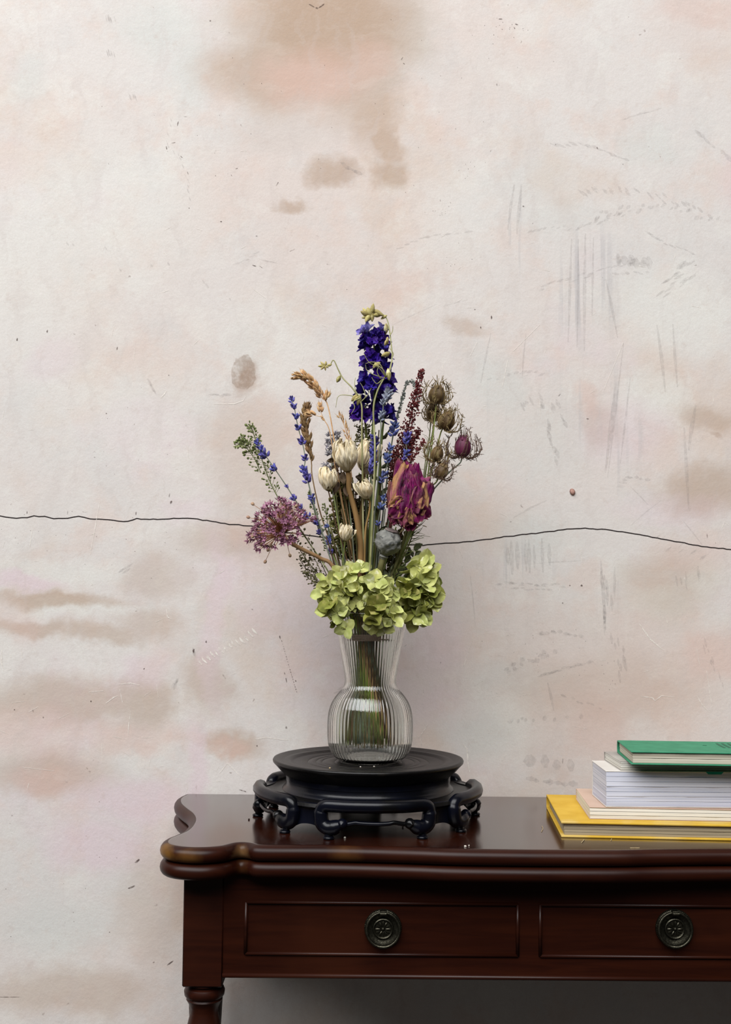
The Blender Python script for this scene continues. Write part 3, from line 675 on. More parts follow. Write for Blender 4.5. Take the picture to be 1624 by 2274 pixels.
mb = MB(); mb.lathe([(1e-5, ZP - .0147), (.1075, ZP - .0147), (.1065, ZP - .019), (.1068, ZP - .022), (.1060, ZP - .0225), (.1064, ZP - .027), (.1082, ZP - .030), (.110, ZP - .0312), (.1115, ZP - .0335), (.09, ZP - .0335), (1e-5, ZP - .0335)], 96)
put('neck', mb.mesh('neck', black, sharp=60, fix=True), stand, MS)
mb = MB(); mb.lathe([(.088, ZP - .0337), (.113, ZP - .0337), (.120, ZP - .0352), (.132, ZP - .0350), (.1390, ZP - .033), (.1405, ZP - .037), (.134, ZP - .0415), (.10, ZP - .0395), (.088, ZP - .0390)], 96, closed=True)
put('shoulder', mb.mesh('shoulder', black_top, sharp=60, fix=True), stand, MS)
def cyl(phi, r, z):                                    # angle measured from the front, to the right
    return Vector((SC.x + r * math.sin(math.radians(phi)), SC.y - r * math.cos(math.radians(phi)), z))
RT = .1400; ZT = .7882; PH = 27.5
for k in range(5):
    a0 = 4.0 + 72 * k
    half = [(-16.8, .7668), (-19.0, .7645), (-21.8, .7618), (-24.6, .7622), (-26.8, .7662), (-PH - .1, .7730), (-PH - .2, .7800), (-PH + .6, .7848), (-25.0, .7876), (-21.5, ZT), (-14, ZT), (0, ZT + .0003)]
    path = half + [(-p, z) for p, z in half[:-1][::-1]]
    pts = [cyl(a0 + p, RT + .0018 * math.cos(math.radians(p * 3)), z) for p, z in path]
    P = catmull(pts, 4); nP = len(P)
    rad = [.0056 + .0034 * min(1, min(i, nP - 1 - i) / 6.0) - .0010 * (abs(i - nP / 2) < nP * .22) for i in range(nP)]
    mb = MB(); mb.tube(P, rad, 10); put('panel_frame', mb.mesh('panel_frame', black), stand)
    mb = MB(); W = catmull([cyl(a0 + p, RT - .001, z) for p, z in ((-18, .7668), (-14, .7672), (-10, .7690), (-8, .7684), (0, .7676), (6, .7680), (9, .7690), (14, .7668), (18, .7668))], 4)
    mb.tube(W, .0026, 8); put('rail', mb.mesh('rail', black), stand)
    for s in (-1, 1):                                  # scroll foot
        mb = MB(); F_ = catmull([cyl(a0 + s * 24.6, RT - .0005, .7630), cyl(a0 + s * 24.2, RT + .0005, .7592), cyl(a0 + s * 23.6, RT + .0018, .7556), cyl(a0 + s * 23.3, RT + .0026, TZ + .0030)], 4)
        mb.tube(F_, [.0062, .0062, .0060, .0056, .0052, .0050, .0050, .0050, .0050, .0049, .0048, .0047, .0046], 10)
        c = cyl(a0 + s * 23.0, RT + .003, TZ)
        mb.lathe([(1e-5, .0), (.0062, .0), (.0072, .0012), (.0066, .0030), (.004, .004), (1e-5, .004)], 14, Matrix.Translation(c)); put('foot', mb.mesh('foot', black, sharp=60), stand)
        mb = MB(); mb.spindle(TRS(cyl(a0 + s * 16.6, RT - .0065, .7675), cyl(a0 + s * 16.6, 1, 0) - cyl(a0 + s * 16.6, 0, 0)), .0150, .0066, 12, 8, .55); put('scroll', mb.mesh('scroll', black), stand)
    # concave leg between this opening and the next
    b0, b1 = a0 + PH - 2.0, a0 + 72 - PH + 2.0
    def legf(u, v, th=0.0):
        t = (v + 1) / 2; ph = b0 + (b1 - b0) * t
        arch = .0075 * (1 - abs(v) ** 2.4)
        zb = .7555 + arch; z = zb + (ZT - .001 - zb) * u
        r = RT + .0010 - .0065 * (1 - v * v) + .004 * (u - .5) ** 2 - th
        return cyl(ph, r, z)
    mb = MB(); nu, nv = 8, 14
    mb.sheet(lambda u, v: legf(u, v), nu, nv); o1 = len(mb.v)
    mb.sheet(lambda u, v: legf(u, v, .007), nu, nv)
    w = nv + 1
    for j in range(nv): mb.f += [(j, j + 1, o1 + j + 1, o1 + j), (nu * w + j, nu * w + j + 1, o1 + nu * w + j + 1, o1 + nu * w + j)]
    for i in range(nu): mb.f += [(i * w, (i + 1) * w, o1 + (i + 1) * w, o1 + i * w), (i * w + nv, (i + 1) * w + nv, o1 + (i + 1) * w + nv, o1 + i * w + nv)]
    put('leg', mb.mesh('leg', black, sharp=50, fix=True), stand)

# ------------------------------------------------------------------ ribbed glass vase
VC = at(823, 1520, 1.580); VY = 1.580
def vz(py): return at(823, py, VY).z
def vr(px): return px / (F_PX / VY) * 1.0
glass = bpy.data.materials.new('ribbed_clear_glass'); glass.use_nodes = True
g = glass.node_tree.nodes['Principled BSDF']
g.inputs['Base Color'].default_value = (0.98, 0.997, 0.972, 1); g.inputs['Roughness'].default_value = 0.0
g.inputs['IOR'].default_value = 1.48; g.inputs['Transmission Weight'].default_value = 1.0
profo = [(48, 1695.6), (60, 1694), (70, 1689), (79, 1681), (86, 1670), (91, 1656), (93.5, 1640), (94.3, 1615), (93.5, 1592), (90.5, 1575), (85, 1560), (77, 1547), (68, 1536), (61, 1527), (57.5, 1518), (57.2, 1508), (59.5, 1490), (66, 1450), (73, 1410), (79.5, 1375), (82.5, 1361)]
PO = catmull([Vector((vr(r), 0, vz(y))) for r, y in profo], 4)
zb0 = ZP + .0003
dz = zb0 - PO[0].z
PO = [(p.x, p.z + dz * max(0, 1 - i / 20.0)) for i, p in enumerate(PO)]
T = .0024
zr = PO[-1][1]
mb = MB(); NR = 62; NA = NR * 6
def ribs(r, z, w, i):
    a = .00055 * min(1.0, i / 6.0)
    if i > len(PO) - 1: a = 0
    return r - a * (0.5 - 0.5 * math.cos(NR * w)) if i < len(PO) - 2 else r
inner = []
for i in range(len(PO) - 1, -1, -1):
    r, z = PO[i]
    inner.append((max(r - T, .004), max(z, zb0 + .0065)))
prof = [(1e-5, zb0 + .0015), (.020, zb0 + .0012), (.0255, zb0)] + PO + [(PO[-1][0] - T * .3, zr + .0011), (PO[-1][0] - T * .8, zr + .0010)]
off = 3
inner = [p for k, p in enumerate(inner) if k == 0 or p[1] < inner[k - 1][1] - 1e-5]
prof += inner + [(1e-5, zb0 + .0062)]
nO = len(PO)
def ribmod(r, z, w, i):
    j = i - off
    if 0 <= j < nO - 2:
        a = .0007 * min(1.0, j / 6.0) * min(1.0, (nO - 2 - j) / 3.0)
        return r - a * (0.5 - 0.5 * math.cos(NR * w)) ** .8
    return r
mb.lathe(prof, NA, Matrix.Translation((VC.x, VY, 0)), mod=ribmod)
vase = put('glass_vase', mb.mesh('glass_vase', glass, fix=True)); tag(vase, 'clear ribbed glass vase with flared neck and round belly, holding the dried bouquet', 'vase')

# ------------------------------------------------------------------ books
def page_mat(name, c1, c2):
    return mat(name, c1, c2, 1.0, .75, .2, stretch=(3, 3, 900), bump=.25, bscale=1.0, detail=3)
P_WHITE = page_mat('pages_bluish_white', '#e2e2ea', '#b9bccc')
P_CREAM = page_mat('pages_cream', '#d9d2bf', '#a79f8c')
P_OFF = page_mat('pages_off_white', '#e9e6dd', '#c6c1b6')
P_TAN = page_mat('pages_tan', '#b3a68c', '#8a7b62')
def book(name, label, fl, bl, x1, z0, z1, ct, over, cover, cover_e, pages, nsec, hard=True, seed=1):
    """fl, bl: front-left and back-left corner (x, y) on the table; the book runs right to x1"""
    r = random.Random(seed)
    t = thing(name, label, 'book', ((fl[0] + x1) / 2, (fl[1] + bl[1]) / 2, z0), 'books stacked on the table')
    ux = Vector((1, 0, 0)); 
    d = Vector((bl[0] - fl[0], bl[1] - fl[1], 0)); D = d.length; d.normalize(); ux = Vector((d.y, -d.x, 0)); Wd = (x1 - fl[0])
    M = Matrix(((ux.x, d.x, 0, fl[0]), (ux.y, d.y, 0, fl[1]), (0, 0, 1, 0), (0, 0, 0, 1)))
    for za, zb in ((z0, z0 + ct), (z1 - ct, z1)):
        mb = MB(); mb.bbox(0, Wd, 0, D, za, zb, min(ct * .42, .0007), M); put('cover', mb.mesh('cover', cover, sharp=25), t)
    mb = MB()                                          # rounded spine at the back
    K = 6; vs = []
    for x in (0.0, Wd):
        for k in range(K + 1):
            w = -PI / 2 + PI * k / K
            vs.append((x, D - .0006 + (.003 if hard else .0008) * math.cos(w), (z0 + z1) / 2 + (z1 - z0) / 2 * math.sin(w)))
        for k in range(K, -1, -1):
            w = -PI / 2 + PI * k / K
            vs.append((x, D - .0022 + (.003 if hard else .0008) * math.cos(w), (z0 + z1) / 2 + ((z1 - z0) / 2 - ct * .9) * math.sin(w)))
    n = 2 * (K + 1)
    mb.add(vs, [(k, (k + 1) % n, n + (k + 1) % n, n + k) for k in range(n)] + [tuple(range(n)), tuple(range(2 * n - 1, n - 1, -1))], M)
    put('spine', mb.mesh('spine', cover_e, sharp=40, fix=True), t)
    mb = MB(); zs = [z0 + ct + .00005]
    hh = (z1 - z0 - 2 * ct - .0001)
    for k in range(nsec): zs.append(z0 + ct + hh * (k + 1) / nsec)
    for k in range(nsec):                              # the gatherings of the page block, each a little in or out
        e = over + r.uniform(0, .0007); e2 = over + r.uniform(0, .0007); NX = 14
        gap = min(.00022, hh / nsec * .15)
        vs = []
        for i in range(NX + 1):
            x = e2 + (Wd - 2 * over - .001) * i / NX
            wob = .00025 * math.sin(i * 1.3 + k * 2.1 + seed) + r.uniform(-.00012, .00012)
            vs += [(x, e + wob, zs[k] + gap), (x, e + wob, zs[k + 1] - gap), (x, D - .003, zs[k + 1] - gap), (x, D - .003, zs[k] + gap)]
        fs = [(4 * i + j, 4 * i + (j + 1) % 4, 4 * i + 4 + (j + 1) % 4, 4 * i + 4 + j) for i in range(NX) for j in range(4)]
        fs += [(0, 1, 2, 3), (4 * NX + 3, 4 * NX + 2, 4 * NX + 1, 4 * NX)]
        mb.add(vs, fs, M)
    put('page_block', mb.mesh('page_block', pages, smooth=False, fix=True), t)
    return t, M, Wd, D
yel = mat('yellow_cloth', '#c79d2a', '#d2ab3c', 40, .6, .3, bump=.2, bscale=1200, c3='#cfb060', s3=9, th=.55)
Z0 = TZ
book('yellow_hardcover', 'yellow hardcover book with faded edges, lowest in the book stack', (.2393, 1.4634), (.2500, 1.652), .530, TZ, TZ + .0190, .0026, .0035, yel, yel, P_TAN, 4, True, 1)
pk = mat('blush_card', '#cdb3a0', '#c4a692', 20, .5, .4, c3='#bfa08c', s3=9)
book('blush_paperback', 'thin paperback with blush cover lying on the yellow book', (.2765, 1.4800), (.2838, 1.615), .490, TZ + .0192, TZ + .0335, .0006, .0002, pk, pk, P_OFF, 3, False, 2)
wc = mat('white_glossy_card', '#dcd8d2', '#d2ccc4', 20, .4, .4)
t3, M3, W3, D3 = book('thick_white_paperback', 'thick white paperback with bluish page edges, in the middle of the stack', (.2962, 1.4785), (.2958, 1.566), .500, TZ + .0338, TZ + .0775, .0011, .0001, wc, wc, P_WHITE, 7, False, 3)
gc = mat('grey_card', '#9a948e', '#b5b0a8', 20, .45, .4)
book('grey_booklet', 'thin grey booklet with layered page edges under the green book', (.3150, 1.4830), (.3126, 1.571), .495, TZ + .0777, TZ + .0885, .0006, .0004, gc, gc, P_OFF, 4, False, 4)
grn = mat('green_cloth', '#2f7d5c', '#3a8a67', 60, .6, .3, bump=.25, bscale=1500)
grn_d = mat('dark_green_print', '#1c5940', rough=.6)
t5, M5, W5, D5 = book('green_hardcover', 'green cloth hardcover book on top of the stack', (.3217, 1.4540), (.3270, 1.558), .505, TZ + .0887, TZ + .1048, .0018, .0022, grn, grn, P_CREAM, 2, True, 5)
# marks stamped into the green cover
mb = MB(); zt = TZ + .1048
def bar(p0, p1, w, h=.00025):
    a, b = Vector((p0[0], p0[1], 0)), Vector((p1[0], p1[1], 0)); dd = (b - a).normalized(); nn = Vector((-dd.y, dd.x, 0)) * w / 2
    vs = [a - nn, b - nn, b + nn, a + nn]; vs = [Vector((v.x, v.y, zt - .0001)) for v in vs] + [Vector((v.x, v.y, zt + h)) for v in vs]
    mb.add(vs, [(3, 2, 1, 0), (4, 5, 6, 7), (0, 1, 5, 4), (1, 2, 6, 5), (2, 3, 7, 6), (3, 0, 4, 7)])
def gp(px, py): q = atZ(px, py, zt); return (q.x, q.y)
bar(gp(1561, 1655.2), gp(1570, 1655.6), .004)
for dx in (0, 12, 25):
    bar(gp(1592 + dx, 1651), gp(1598 + dx, 1655), .003); bar(gp(1598 + dx, 1655), gp(1610 + dx, 1661), .0035)
put('stamped_title', mb.mesh('stamped_title', grn_d, smooth=False), t5)
# teal printed flash wrapped over the front edge of the thick book's cover
teal = mat('teal_print', '#0f8f7c', '#14a08c', 30, .4)
a = at(1568, 1722, 1.478).x; b_ = at(1608, 1722, 1.478).x; zc = TZ + .0775
mb = MB(); vs = []
for (xx, zz) in ((a, zc + .0001), (b_, zc + .0001), (b_ - .003, zc - .0030), (a + .003, zc - .0030)): vs += [(xx, 1.4780, zz), (xx, 1.4786, zz)]
mb.add(vs, [(0, 2, 4, 6), (1, 7, 5, 3), (0, 1, 3, 2), (2, 3, 5, 4), (4, 5, 7, 6), (6, 7, 1, 0)])
put('teal_flash', mb.mesh('teal_flash', teal, smooth=False, fix=True), t3)

# ------------------------------------------------------------------ the dried bouquet
BY = 1.580
def P(px, py, dy=0.0): return at(px, py, BY + dy)
CB, CN, CF = P(812, 1418), P(815, 1517), P(818, 1648)
THICK = Vector((-.0040, -.0136))                      # kept for the thick tan stem at the front of the bundle
SLOTS = [(THICK, .0042)]
def slot(dx, dy, r, RB=.0180):
    """a free place in the bundle, as near as can be to the side the head leans to"""
    d = Vector((dx, dy)) * .30
    if d.length > RB - r: d = d.normalized() * (RB - r)
    for k in range(6000):
        w = k * 2.39996; q = d + Vector((math.cos(w), math.sin(w))) * .0003 * math.sqrt(k)
        if q.length + r <= RB + .000002 * max(0, k - 2500) and all((q - p).length >= r + e + .00005 for p, e in SLOTS):
            SLOTS.append((q, r)); return q
    SLOTS.append((d, r)); return d
def turn(q, deg, k):
    c, s_ = math.cos(math.radians(deg)), math.sin(math.radians(deg))
    return Vector((k * (c * q.x - s_ * q.y), k * (s_ * q.x + c * q.y), 0))
ZMOUTH = P(812, 1312).z
def stem_path(way, u=0, v=0, foot=None, n=6, r=.0014):
    """way: world points from the head down to the vase mouth; then tie, neck and foot (the bundle turns as a spiral)"""
    way = [p for k, p in enumerate(way) if k == 0 or p.z >= ZMOUTH]
    q = THICK if r > .004 else slot(way[-1].x - CB.x, way[-1].y - BY, r)
    f = CF + turn(q, 95, 1.7) + Vector((0, 0, RND.uniform(-.006, .006)))
    return catmull(way + [CB + turn(q, 0, 1.0), CN + turn(q, 42, 1.12), f], n), f
def uv(px, dy):
    return max(-1, min(1, (px - 812) / 150.0)), max(-1, min(1, dy / .05))
GR = {}
def root(name, label, cat, foot, group='flowers of the dried bouquet'):
    return thing(name, label, cat, foot, group)
def stem_part(t, path, r0, r1, m, n=6, extra=None, name='stem'):
    mb = MB(); mb.tube(path, (r0, r1), n)
    if extra: extra(mb)
    return put(name, mb.mesh(name, m), t)
S_GREEN = mat('stem_green', '#5f6b35', '#8a9450', 40, .7, .3, stretch=(1, 1, .2), var=.2)
S_LIME = mat('stem_fresh_green', '#9db848', '#6f8c2c', 30, .6, .35, stretch=(1, 1, .2), var=.2)
S_OLIVE = mat('stem_olive', '#4d4a2a', '#6f6a40', 50, .75, .25, stretch=(1, 1, .2), var=.25)
S_BROWN = mat('stem_brown', '#4a3626', '#6b5138', 50, .75, .25, stretch=(1, 1, .2), var=.25)
S_TAN = mat('stem_tan', '#a78452', '#7a5f36', 60, .7, .3, stretch=(1, 1, .15), var=.12, bump=.3, bscale=400)
S_TAN_LIT = mat('stem_tan_lit', '#dcb684', '#c49a66', 60, .7, .3, stretch=(1, 1, .15), bump=.3, bscale=400)
S_GREY = mat('stem_grey_green', '#7c8374', '#5c6452', 50, .75, .25, stretch=(1, 1, .2), var=.15)
S_RED = mat('stem_dark_red', '#4a1f1c', '#6a3430', 50, .75, .25, var=.15)

def petal_fn(L, W, a=.8, b=.8, cup=.3, curl=.0, cr=.0, seed=0, base=.06):
    def fn(u, v):
        w = W / 2 * max(math.sin(PI * min(1, u ** a)), 0) ** b
        w = max(w, W / 2 * base * (1 - u))
        n = noise.noise(Vector((u * 3.1 + seed * 9.7, v * 2.3, seed * 3.3))) * cr
        n2 = noise.noise(Vector((u * 7 + seed * 5.1, v * 6.1, seed * 1.3))) * cr * .5
        return Vector((L * u, v * w, cup * w * v * v + curl * u * u + n + n2))
    return fn

# ---- green hydrangea heads
def glass_r(z):
    for (r0, z0), (r1, z1) in zip(PO[:-1], PO[1:]):
        if z0 <= z <= z1: return r0 + (r1 - r0) * (z - z0) / max(1e-9, z1 - z0)
    return PO[-1][0]
def hits_glass(me, M):
    lo, hi = 9, -9
    for q in me.vertices:
        p = M @ q.co
        if p.z > zr + .0030: continue
        d = math.hypot(p.x - VC.x, p.y - VY) - (glass_r(p.z) - .0012)
        if abs(d) < .0026: return True
        lo, hi = min(lo, d), max(hi, d)
    return lo < 0 < hi
HP_L = mat('hydrangea_lime', '#c6c884', '#a8ad60', 120, .75, .15, var=.22, trans=.08, c3='#dcdbb2', s3=80, th=.59)
HP_D = mat('hydrangea_olive', '#8e9044', '#6b7032', 90, .75, .15, var=.2, trans=.08, c3='#a39c5c', s3=60, th=.58)
HPET = [[MB().sheet(petal_fn(.0180, .0165, .80, .62, c, k, .0012, i + 1, .16), 6, 6).mesh('petal', m) for i, (c, k) in enumerate([(.22, .0015), (.38, .0030), (.10, -.0020), (.30, .0048), (-.15, .002)])] for m in (HP_L, HP_D)]
hc = MB(); hc.spindle(Matrix.Translation((0, 0, -.0006)), .0024, .0011, 6, 4, .7); hc.tube(catmull([(0, 0, 0), (.0004, .0002, -.006), (-.0004, .0006, -.013)], 4), .00045, 5)
HCEN = hc.mesh('floret', mat('hydrangea_centre', '#8a8a3c', '#a59a58', 200, .7))
from mathutils.bvhtree import BVHTree
HEADS = []
def hits_heads(me, M):
    if not HEADS: return False
    tr = BVHTree.FromPolygons([M @ q.co for q in me.vertices], [tuple(p.vertices) for p in me.polygons])
    return any(tr.overlap(h) for h in HEADS)
def hydrangea(label, lumps, n, seed, way, u, v, foot, olive_share=.15, fixed=(), big=1.0):
    r = random.Random(seed)
    path, f = stem_path(way, u, v, foot, r=.0030)
    t = root('green_hydrangea', label, 'hydrangea', f)
    def tw(mb):
        for c, rad in lumps:
            for k in range(5):
                d = Vector((r.uniform(-1, 1), r.uniform(-1, .3), r.uniform(-.6, 1))) * .6
                tp = catmull([path[0], path[0].lerp(c, .6) + rdir(r) * .002, c + Vector((d.x * rad[0], d.y * rad[1], d.z * rad[2]))], 4)
                if all(q.z > zr + .003 for q in tp): mb.tube(tp, .0006, 5)
    stem_part(t, path, .0024, .0030, S_LIME, 8, tw)
    pts = []
    for c, rad in lumps:
        k = 0; tries = 0
        want = int(n * rad[0] * rad[2] / sum(q[1][0] * q[1][2] for q in lumps) + .5)
        while k < want and tries < 4000:
            tries += 1
            d = rdir(r)
            if d.y > .1: continue
            kk = .86 * r.uniform(.72, 1.0); p = c + Vector((d.x * rad[0], d.y * rad[1], d.z * rad[2])) * kk
            if any((p - q).length < .0112 for q, _ in pts): continue
            pts.append((p, (d * .7 + Vector((0, -.62, .25)) + rdir(r) * .55).normalized())); k += 1
    for (px, py, dy, dx_, dz_) in fixed: pts.append((P(px, py, dy), Vector((dx_, -1, dz_)).normalized()))
    hv, hf = [], []
    for p, d in pts:
        s = r.uniform(.74, 1.08) * big; rl = r.uniform(0, 2 * PI)
        ms = HPET[1] if r.random() < olive_share else HPET[0]  # a random share of florets gets the olive petals
        for step in range(40):                         # slide the floret outwards until it clears the vase
            Mf = TRS(p, d, rl, s); plan = []; ok = not hits_glass(HCEN, Mf)
            for k in range(4):
                if not ok: break
                for tr in range(10):
                    me = r.choice(ms); M = Mf @ Matrix.Rotation(PI / 2 * k + r.uniform(-.2, .2), 4, 'Z') @ Matrix.Rotation(r.uniform(-.85, .30), 4, 'Y') @ Matrix.Rotation(r.uniform(-.3, .3), 4, 'X')
                    if not hits_glass(me, M) and not hits_heads(me, M): plan.append((me, M)); break
                else: ok = False
            if ok: break
            out = Vector((p.x - VC.x, p.y - VY, 0)).normalized(); p = p + out * .0008 + Vector((0, 0, .0004)); d = (d + out * .12).normalized()
        o = put('floret', HCEN, t, Mf)
        for me, M in plan:
            put('petal', me, o, M); k0 = len(hv); hv += [M @ q.co for q in me.vertices]; hf += [tuple(i + k0 for i in q.vertices) for q in me.polygons]
    HEADS.append(BVHTree.FromPolygons(hv, hf))
hydrangea('lime green dried hydrangea head drooping over the vase rim beneath the mauve allium', [(P(752, 1318, -.030), (.024, .020, .030)), (P(745, 1358, -.045), (.018, .010, .014))], 27, 3,
          [P(760, 1325, -.03), P(782, 1345, -.03), P(795, 1380, -.018)], -.5, -.6, (782, 1640, -.02), .22,
          [(766, 1395, -.052, -.2, -.3), (783, 1268, -.03, .1, .5), (803, 1262, -.02, .3, .3)])
hydrangea('lime green dried hydrangea head in front of the vase rim beneath the grey poppy pod', [(P(836, 1318, -.036), (.028, .022, .026)), (P(845, 1365, -.050), (.022, .010, .014))], 31, 4,
          [P(834, 1320, -.03), P(824, 1350, -.03), P(816, 1385, -.018)], .1, -.9, (795, 1646, -.022), .06,
          [(850, 1392, -.055, .1, -.4), (826, 1388, -.055, -.1, -.4)])
hydrangea('deeper green dried hydrangea head leaning out over the vase rim beneath the magenta rose', [(P(938, 1300, -.016), (.016, .016, .036)), (P(926, 1362, -.028), (.014, .010, .012)), (P(905, 1312, -.034), (.011, .010, .014))], 27, 5,
          [P(930, 1310, -.012), P(895, 1345, -.012), P(845, 1390, -.008)], .9, -.3, (806, 1640, .004), .38,
          [(940, 1255, -.012, .2, .4), (955, 1285, -.014, .4, .2), (960, 1330, -.02, .5, 0)], 1.14)

# ---- violet delphiniums
D_V = mat('delphinium_violet', '#2a0f60', '#3e1d92', 120, .55, .35, var=.25, trans=.14, c3='#4f3cb4', s3=90, th=.62)
D_P = mat('delphinium_pale', '#6a62b4', '#8c86b8', 120, .6, .3, var=.15, trans=.2)
def delph_floret(seed, m):
    r = random.Random(seed); mb = MB()
    for k in range(5):
        M = Matrix.Rotation(2 * PI * k / 5 + r.uniform(-.2, .2), 4, 'Z') @ Matrix.Rotation(-r.uniform(.35, .95), 4, 'Y')
        mb.sheet(petal_fn(.0125 * r.uniform(.85, 1.15), .0095, .85, .75, .45, r.uniform(-.002, .003), .0022, seed * 7 + k), 5, 4, M)
    for k in range(3):
        M = Matrix.Rotation(2 * PI * k / 3 + r.uniform(-.4, .4), 4, 'Z') @ Matrix.Rotation(-1.15, 4, 'Y'); mb.sheet(petal_fn(.007, .005, .9, .8, .5, .001, .001, seed * 11 + k), 3, 4, M)
    mb.tube(catmull([(0, 0, 0), (.001, .0005, -.004), (.003, .0012, -.0075)], 3), (.0013, .0003), 5)
    return mb.mesh('floret', m)
DF = [delph_floret(i + 1, D_V) for i in range(6)]; DFP = [delph_floret(i + 21, D_P) for i in range(2)]
BUD = mat('bud_khaki', '#b8ab70', '#94884e', 150, .65, .3, var=.18, c3='#d2cca0', s3=120, th=.58)
def bud_mesh(L, rr, m, seed=0):
    mb = MB(); mb.lathe([(.0004, 0), (rr * .55, L * .12), (rr * .95, L * .32), (rr, L * .5), (rr * .8, L * .72), (rr * .35, L * .92), (.0002, L)], 10, mod=lambda r_0, z, w, i: r_0 * (1 + .12 * math.cos(3 * w + seed)))
    return mb.mesh('bud', m)
BM = [bud_mesh(.0125, .0026, BUD), bud_mesh(.0105, .0028, BUD, 1), bud_mesh(.0090, .0022, BUD, 2)]
def delphinium(label, axis, n, seed, way, u, v, r0, r1, buds=(), pale=(), foot=None):
    r = random.Random(seed); ax = [P(*q) for q in axis]
    path, f = stem_path(ax + way, u, v, foot, r=.0022)
    t = root('delphinium', label, 'delphinium', f)
    stem_part(t, path, .0011, .0024, S_GREEN)
    A = catmull(ax, 10)
    for i in range(n):
        w = (i + .5) / n; c = A[int(w * (len(A) - 1))]
        ph = i * 2.39996 + r.uniform(-.4, .4); rad = (r0 + (r1 - r0) * w) * r.uniform(.55, 1.05)
        d = Vector((math.cos(ph), math.sin(ph), .25)).normalized()
        p = c + Vector((d.x * rad, d.y * rad * .8, r.uniform(-.003, .004)))
        put('floret', r.choice(DF), t, TRS(p, (d + Vector((0, -.25, .25)) + rdir(r) * .3), r.uniform(0, 6), r.uniform(.85, 1.25) * (.85 + .35 * w)))
    for (px, py, dy, dx_, dz_) in pale: put('floret', r.choice(DFP), t, TRS(P(px, py, dy), (dx_, -.6, dz_), r.uniform(0, 6), .85))
    for (px, py, dy, dx_, dz_, s) in buds:
        d = Vector((dx_, r.uniform(-.3, .1), -dz_)).normalized()
        o = put('bud', r.choice(BM), t, TRS(P(px, py, dy), d, r.uniform(0, 6), s))
delphinium('tall violet delphinium spike with khaki buds at its tip, highest flower of the bouquet', [(829, 742, -.004), (830, 760, -.004), (834, 800, -.004), (836, 850, -.004), (832, 880, -.004)], 46, 8,
           [P(828, 960, 0), P(824, 1100, 0), P(820, 1300, 0)], .05, -.1, .0085, .0215,
           [(822, 700, -.004, -.75, .25, 1.30), (822, 700, -.006, -.9, -.35, 1.30), (824, 702, -.008, -.35, -.8, 1.23), (823, 698, -.006, -.5, .9, 1.30), (826, 698, -.006, .15, -1, 1.17), (828, 700, -.006, .9, -.05, 1.37), (824, 688, -.004, .12, 1, 1.37), (828, 688, -.004, .8, .5, 1.43), (820, 704, -.004, -.6, -.8, 1.17)],
           [(808, 738, -.006, -.8, .3), (846, 732, -.002, .7, .3), (818, 732, -.008, -.3, .6)])
delphinium('short violet delphinium with dark open florets below the tall delphinium spike', [(818, 894, .022), (808, 912, .022), (811, 935, .022)], 15, 9,
           [P(816, 1000, .032), P(815, 1150, .024), P(815, 1300, .012)], -.1, .2, .011, .016)
delphinium('small violet delphinium with hanging florets beside the tall delphinium spike', [(856, 906, -.002), (855, 920, -.002), (852, 936, -.002)], 8, 10,
           [P(846, 1000, .004), P(836, 1150, .008), P(822, 1320, .006)], .2, .3, .007, .011)

# ---- larkspur runners with pale pods and tendrils
S_PALE = mat('stem_pale_olive', '#8b8a58', '#a8a57a', 60, .7, .3, var=.12)
def runner(label, axis, way, u, v, buds, tend, seed, foot=None):
    r = random.Random(seed); ax = [P(*q) for q in axis]
    path, f = stem_path(ax + way, u, v, foot)
    t = root('larkspur_pods', label, 'larkspur', f)
    stem_part(t, path, .0007, .0016, S_PALE)
    for (px, py, dy, dx_, dz_, s) in buds:
        put('pod', r.choice(BM), t, TRS(P(px, py, dy), (dx_, r.uniform(-.2, .2), -dz_), r.uniform(0, 6), s))
    for pts in tend:
        mb = MB(); mb.tube(catmull([P(*q) for q in pts], 5), (.0008, .0003), 5); put('tendril', mb.mesh('tendril', S_PALE), t)
runner('pale larkspur runner reaching out from the delphinium with a star of pods at its tip', [(733, 812, -.012), (741, 800, -.012), (752, 822, -.012), (762, 840, -.014), (783, 862, -.018), (797, 885, -.020), (804, 905, -.022), (804, 960, -.018)],
       [P(806, 1100, -.012), P(808, 1300, -.008)], -.15, -.3,
       [(722, 812, -.012, -1, .1, .75), (722, 813, -.012, -.7, -.7, .7), (722, 811, -.012, .1, 1, .6), (722, 811, -.012, -.6, .7, .7), (724, 813, -.012, 0, -1, .75), (726, 812, -.012, .9, -.2, .8), (724, 811, -.012, .5, .6, .6),
        (756, 834, -.013, -.45, .9, 1.0), (795, 876, -.02, -.75, .8, 1.2), (800, 876, -.022, -.25, 1, 1.2), (797, 880, -.024, -.5, .5, 1.0)],
       [[(800, 882, -.022), (790, 868, -.022), (788, 850, -.022), (790, 838, -.022)], [(798, 884, -.022), (775, 878, -.022), (752, 880, -.022), (746, 905, -.022)], [(800, 884, -.024), (785, 892, -.026), (788, 905, -.026), (780, 920, -.026)],
        [(804, 890, -.024), (815, 880, -.026), (825, 862, -.026)], [(803, 892, -.024), (812, 880, -.028), (806, 860, -.028), (800, 850, -.028)]], 31, (800, 1640, -.02))
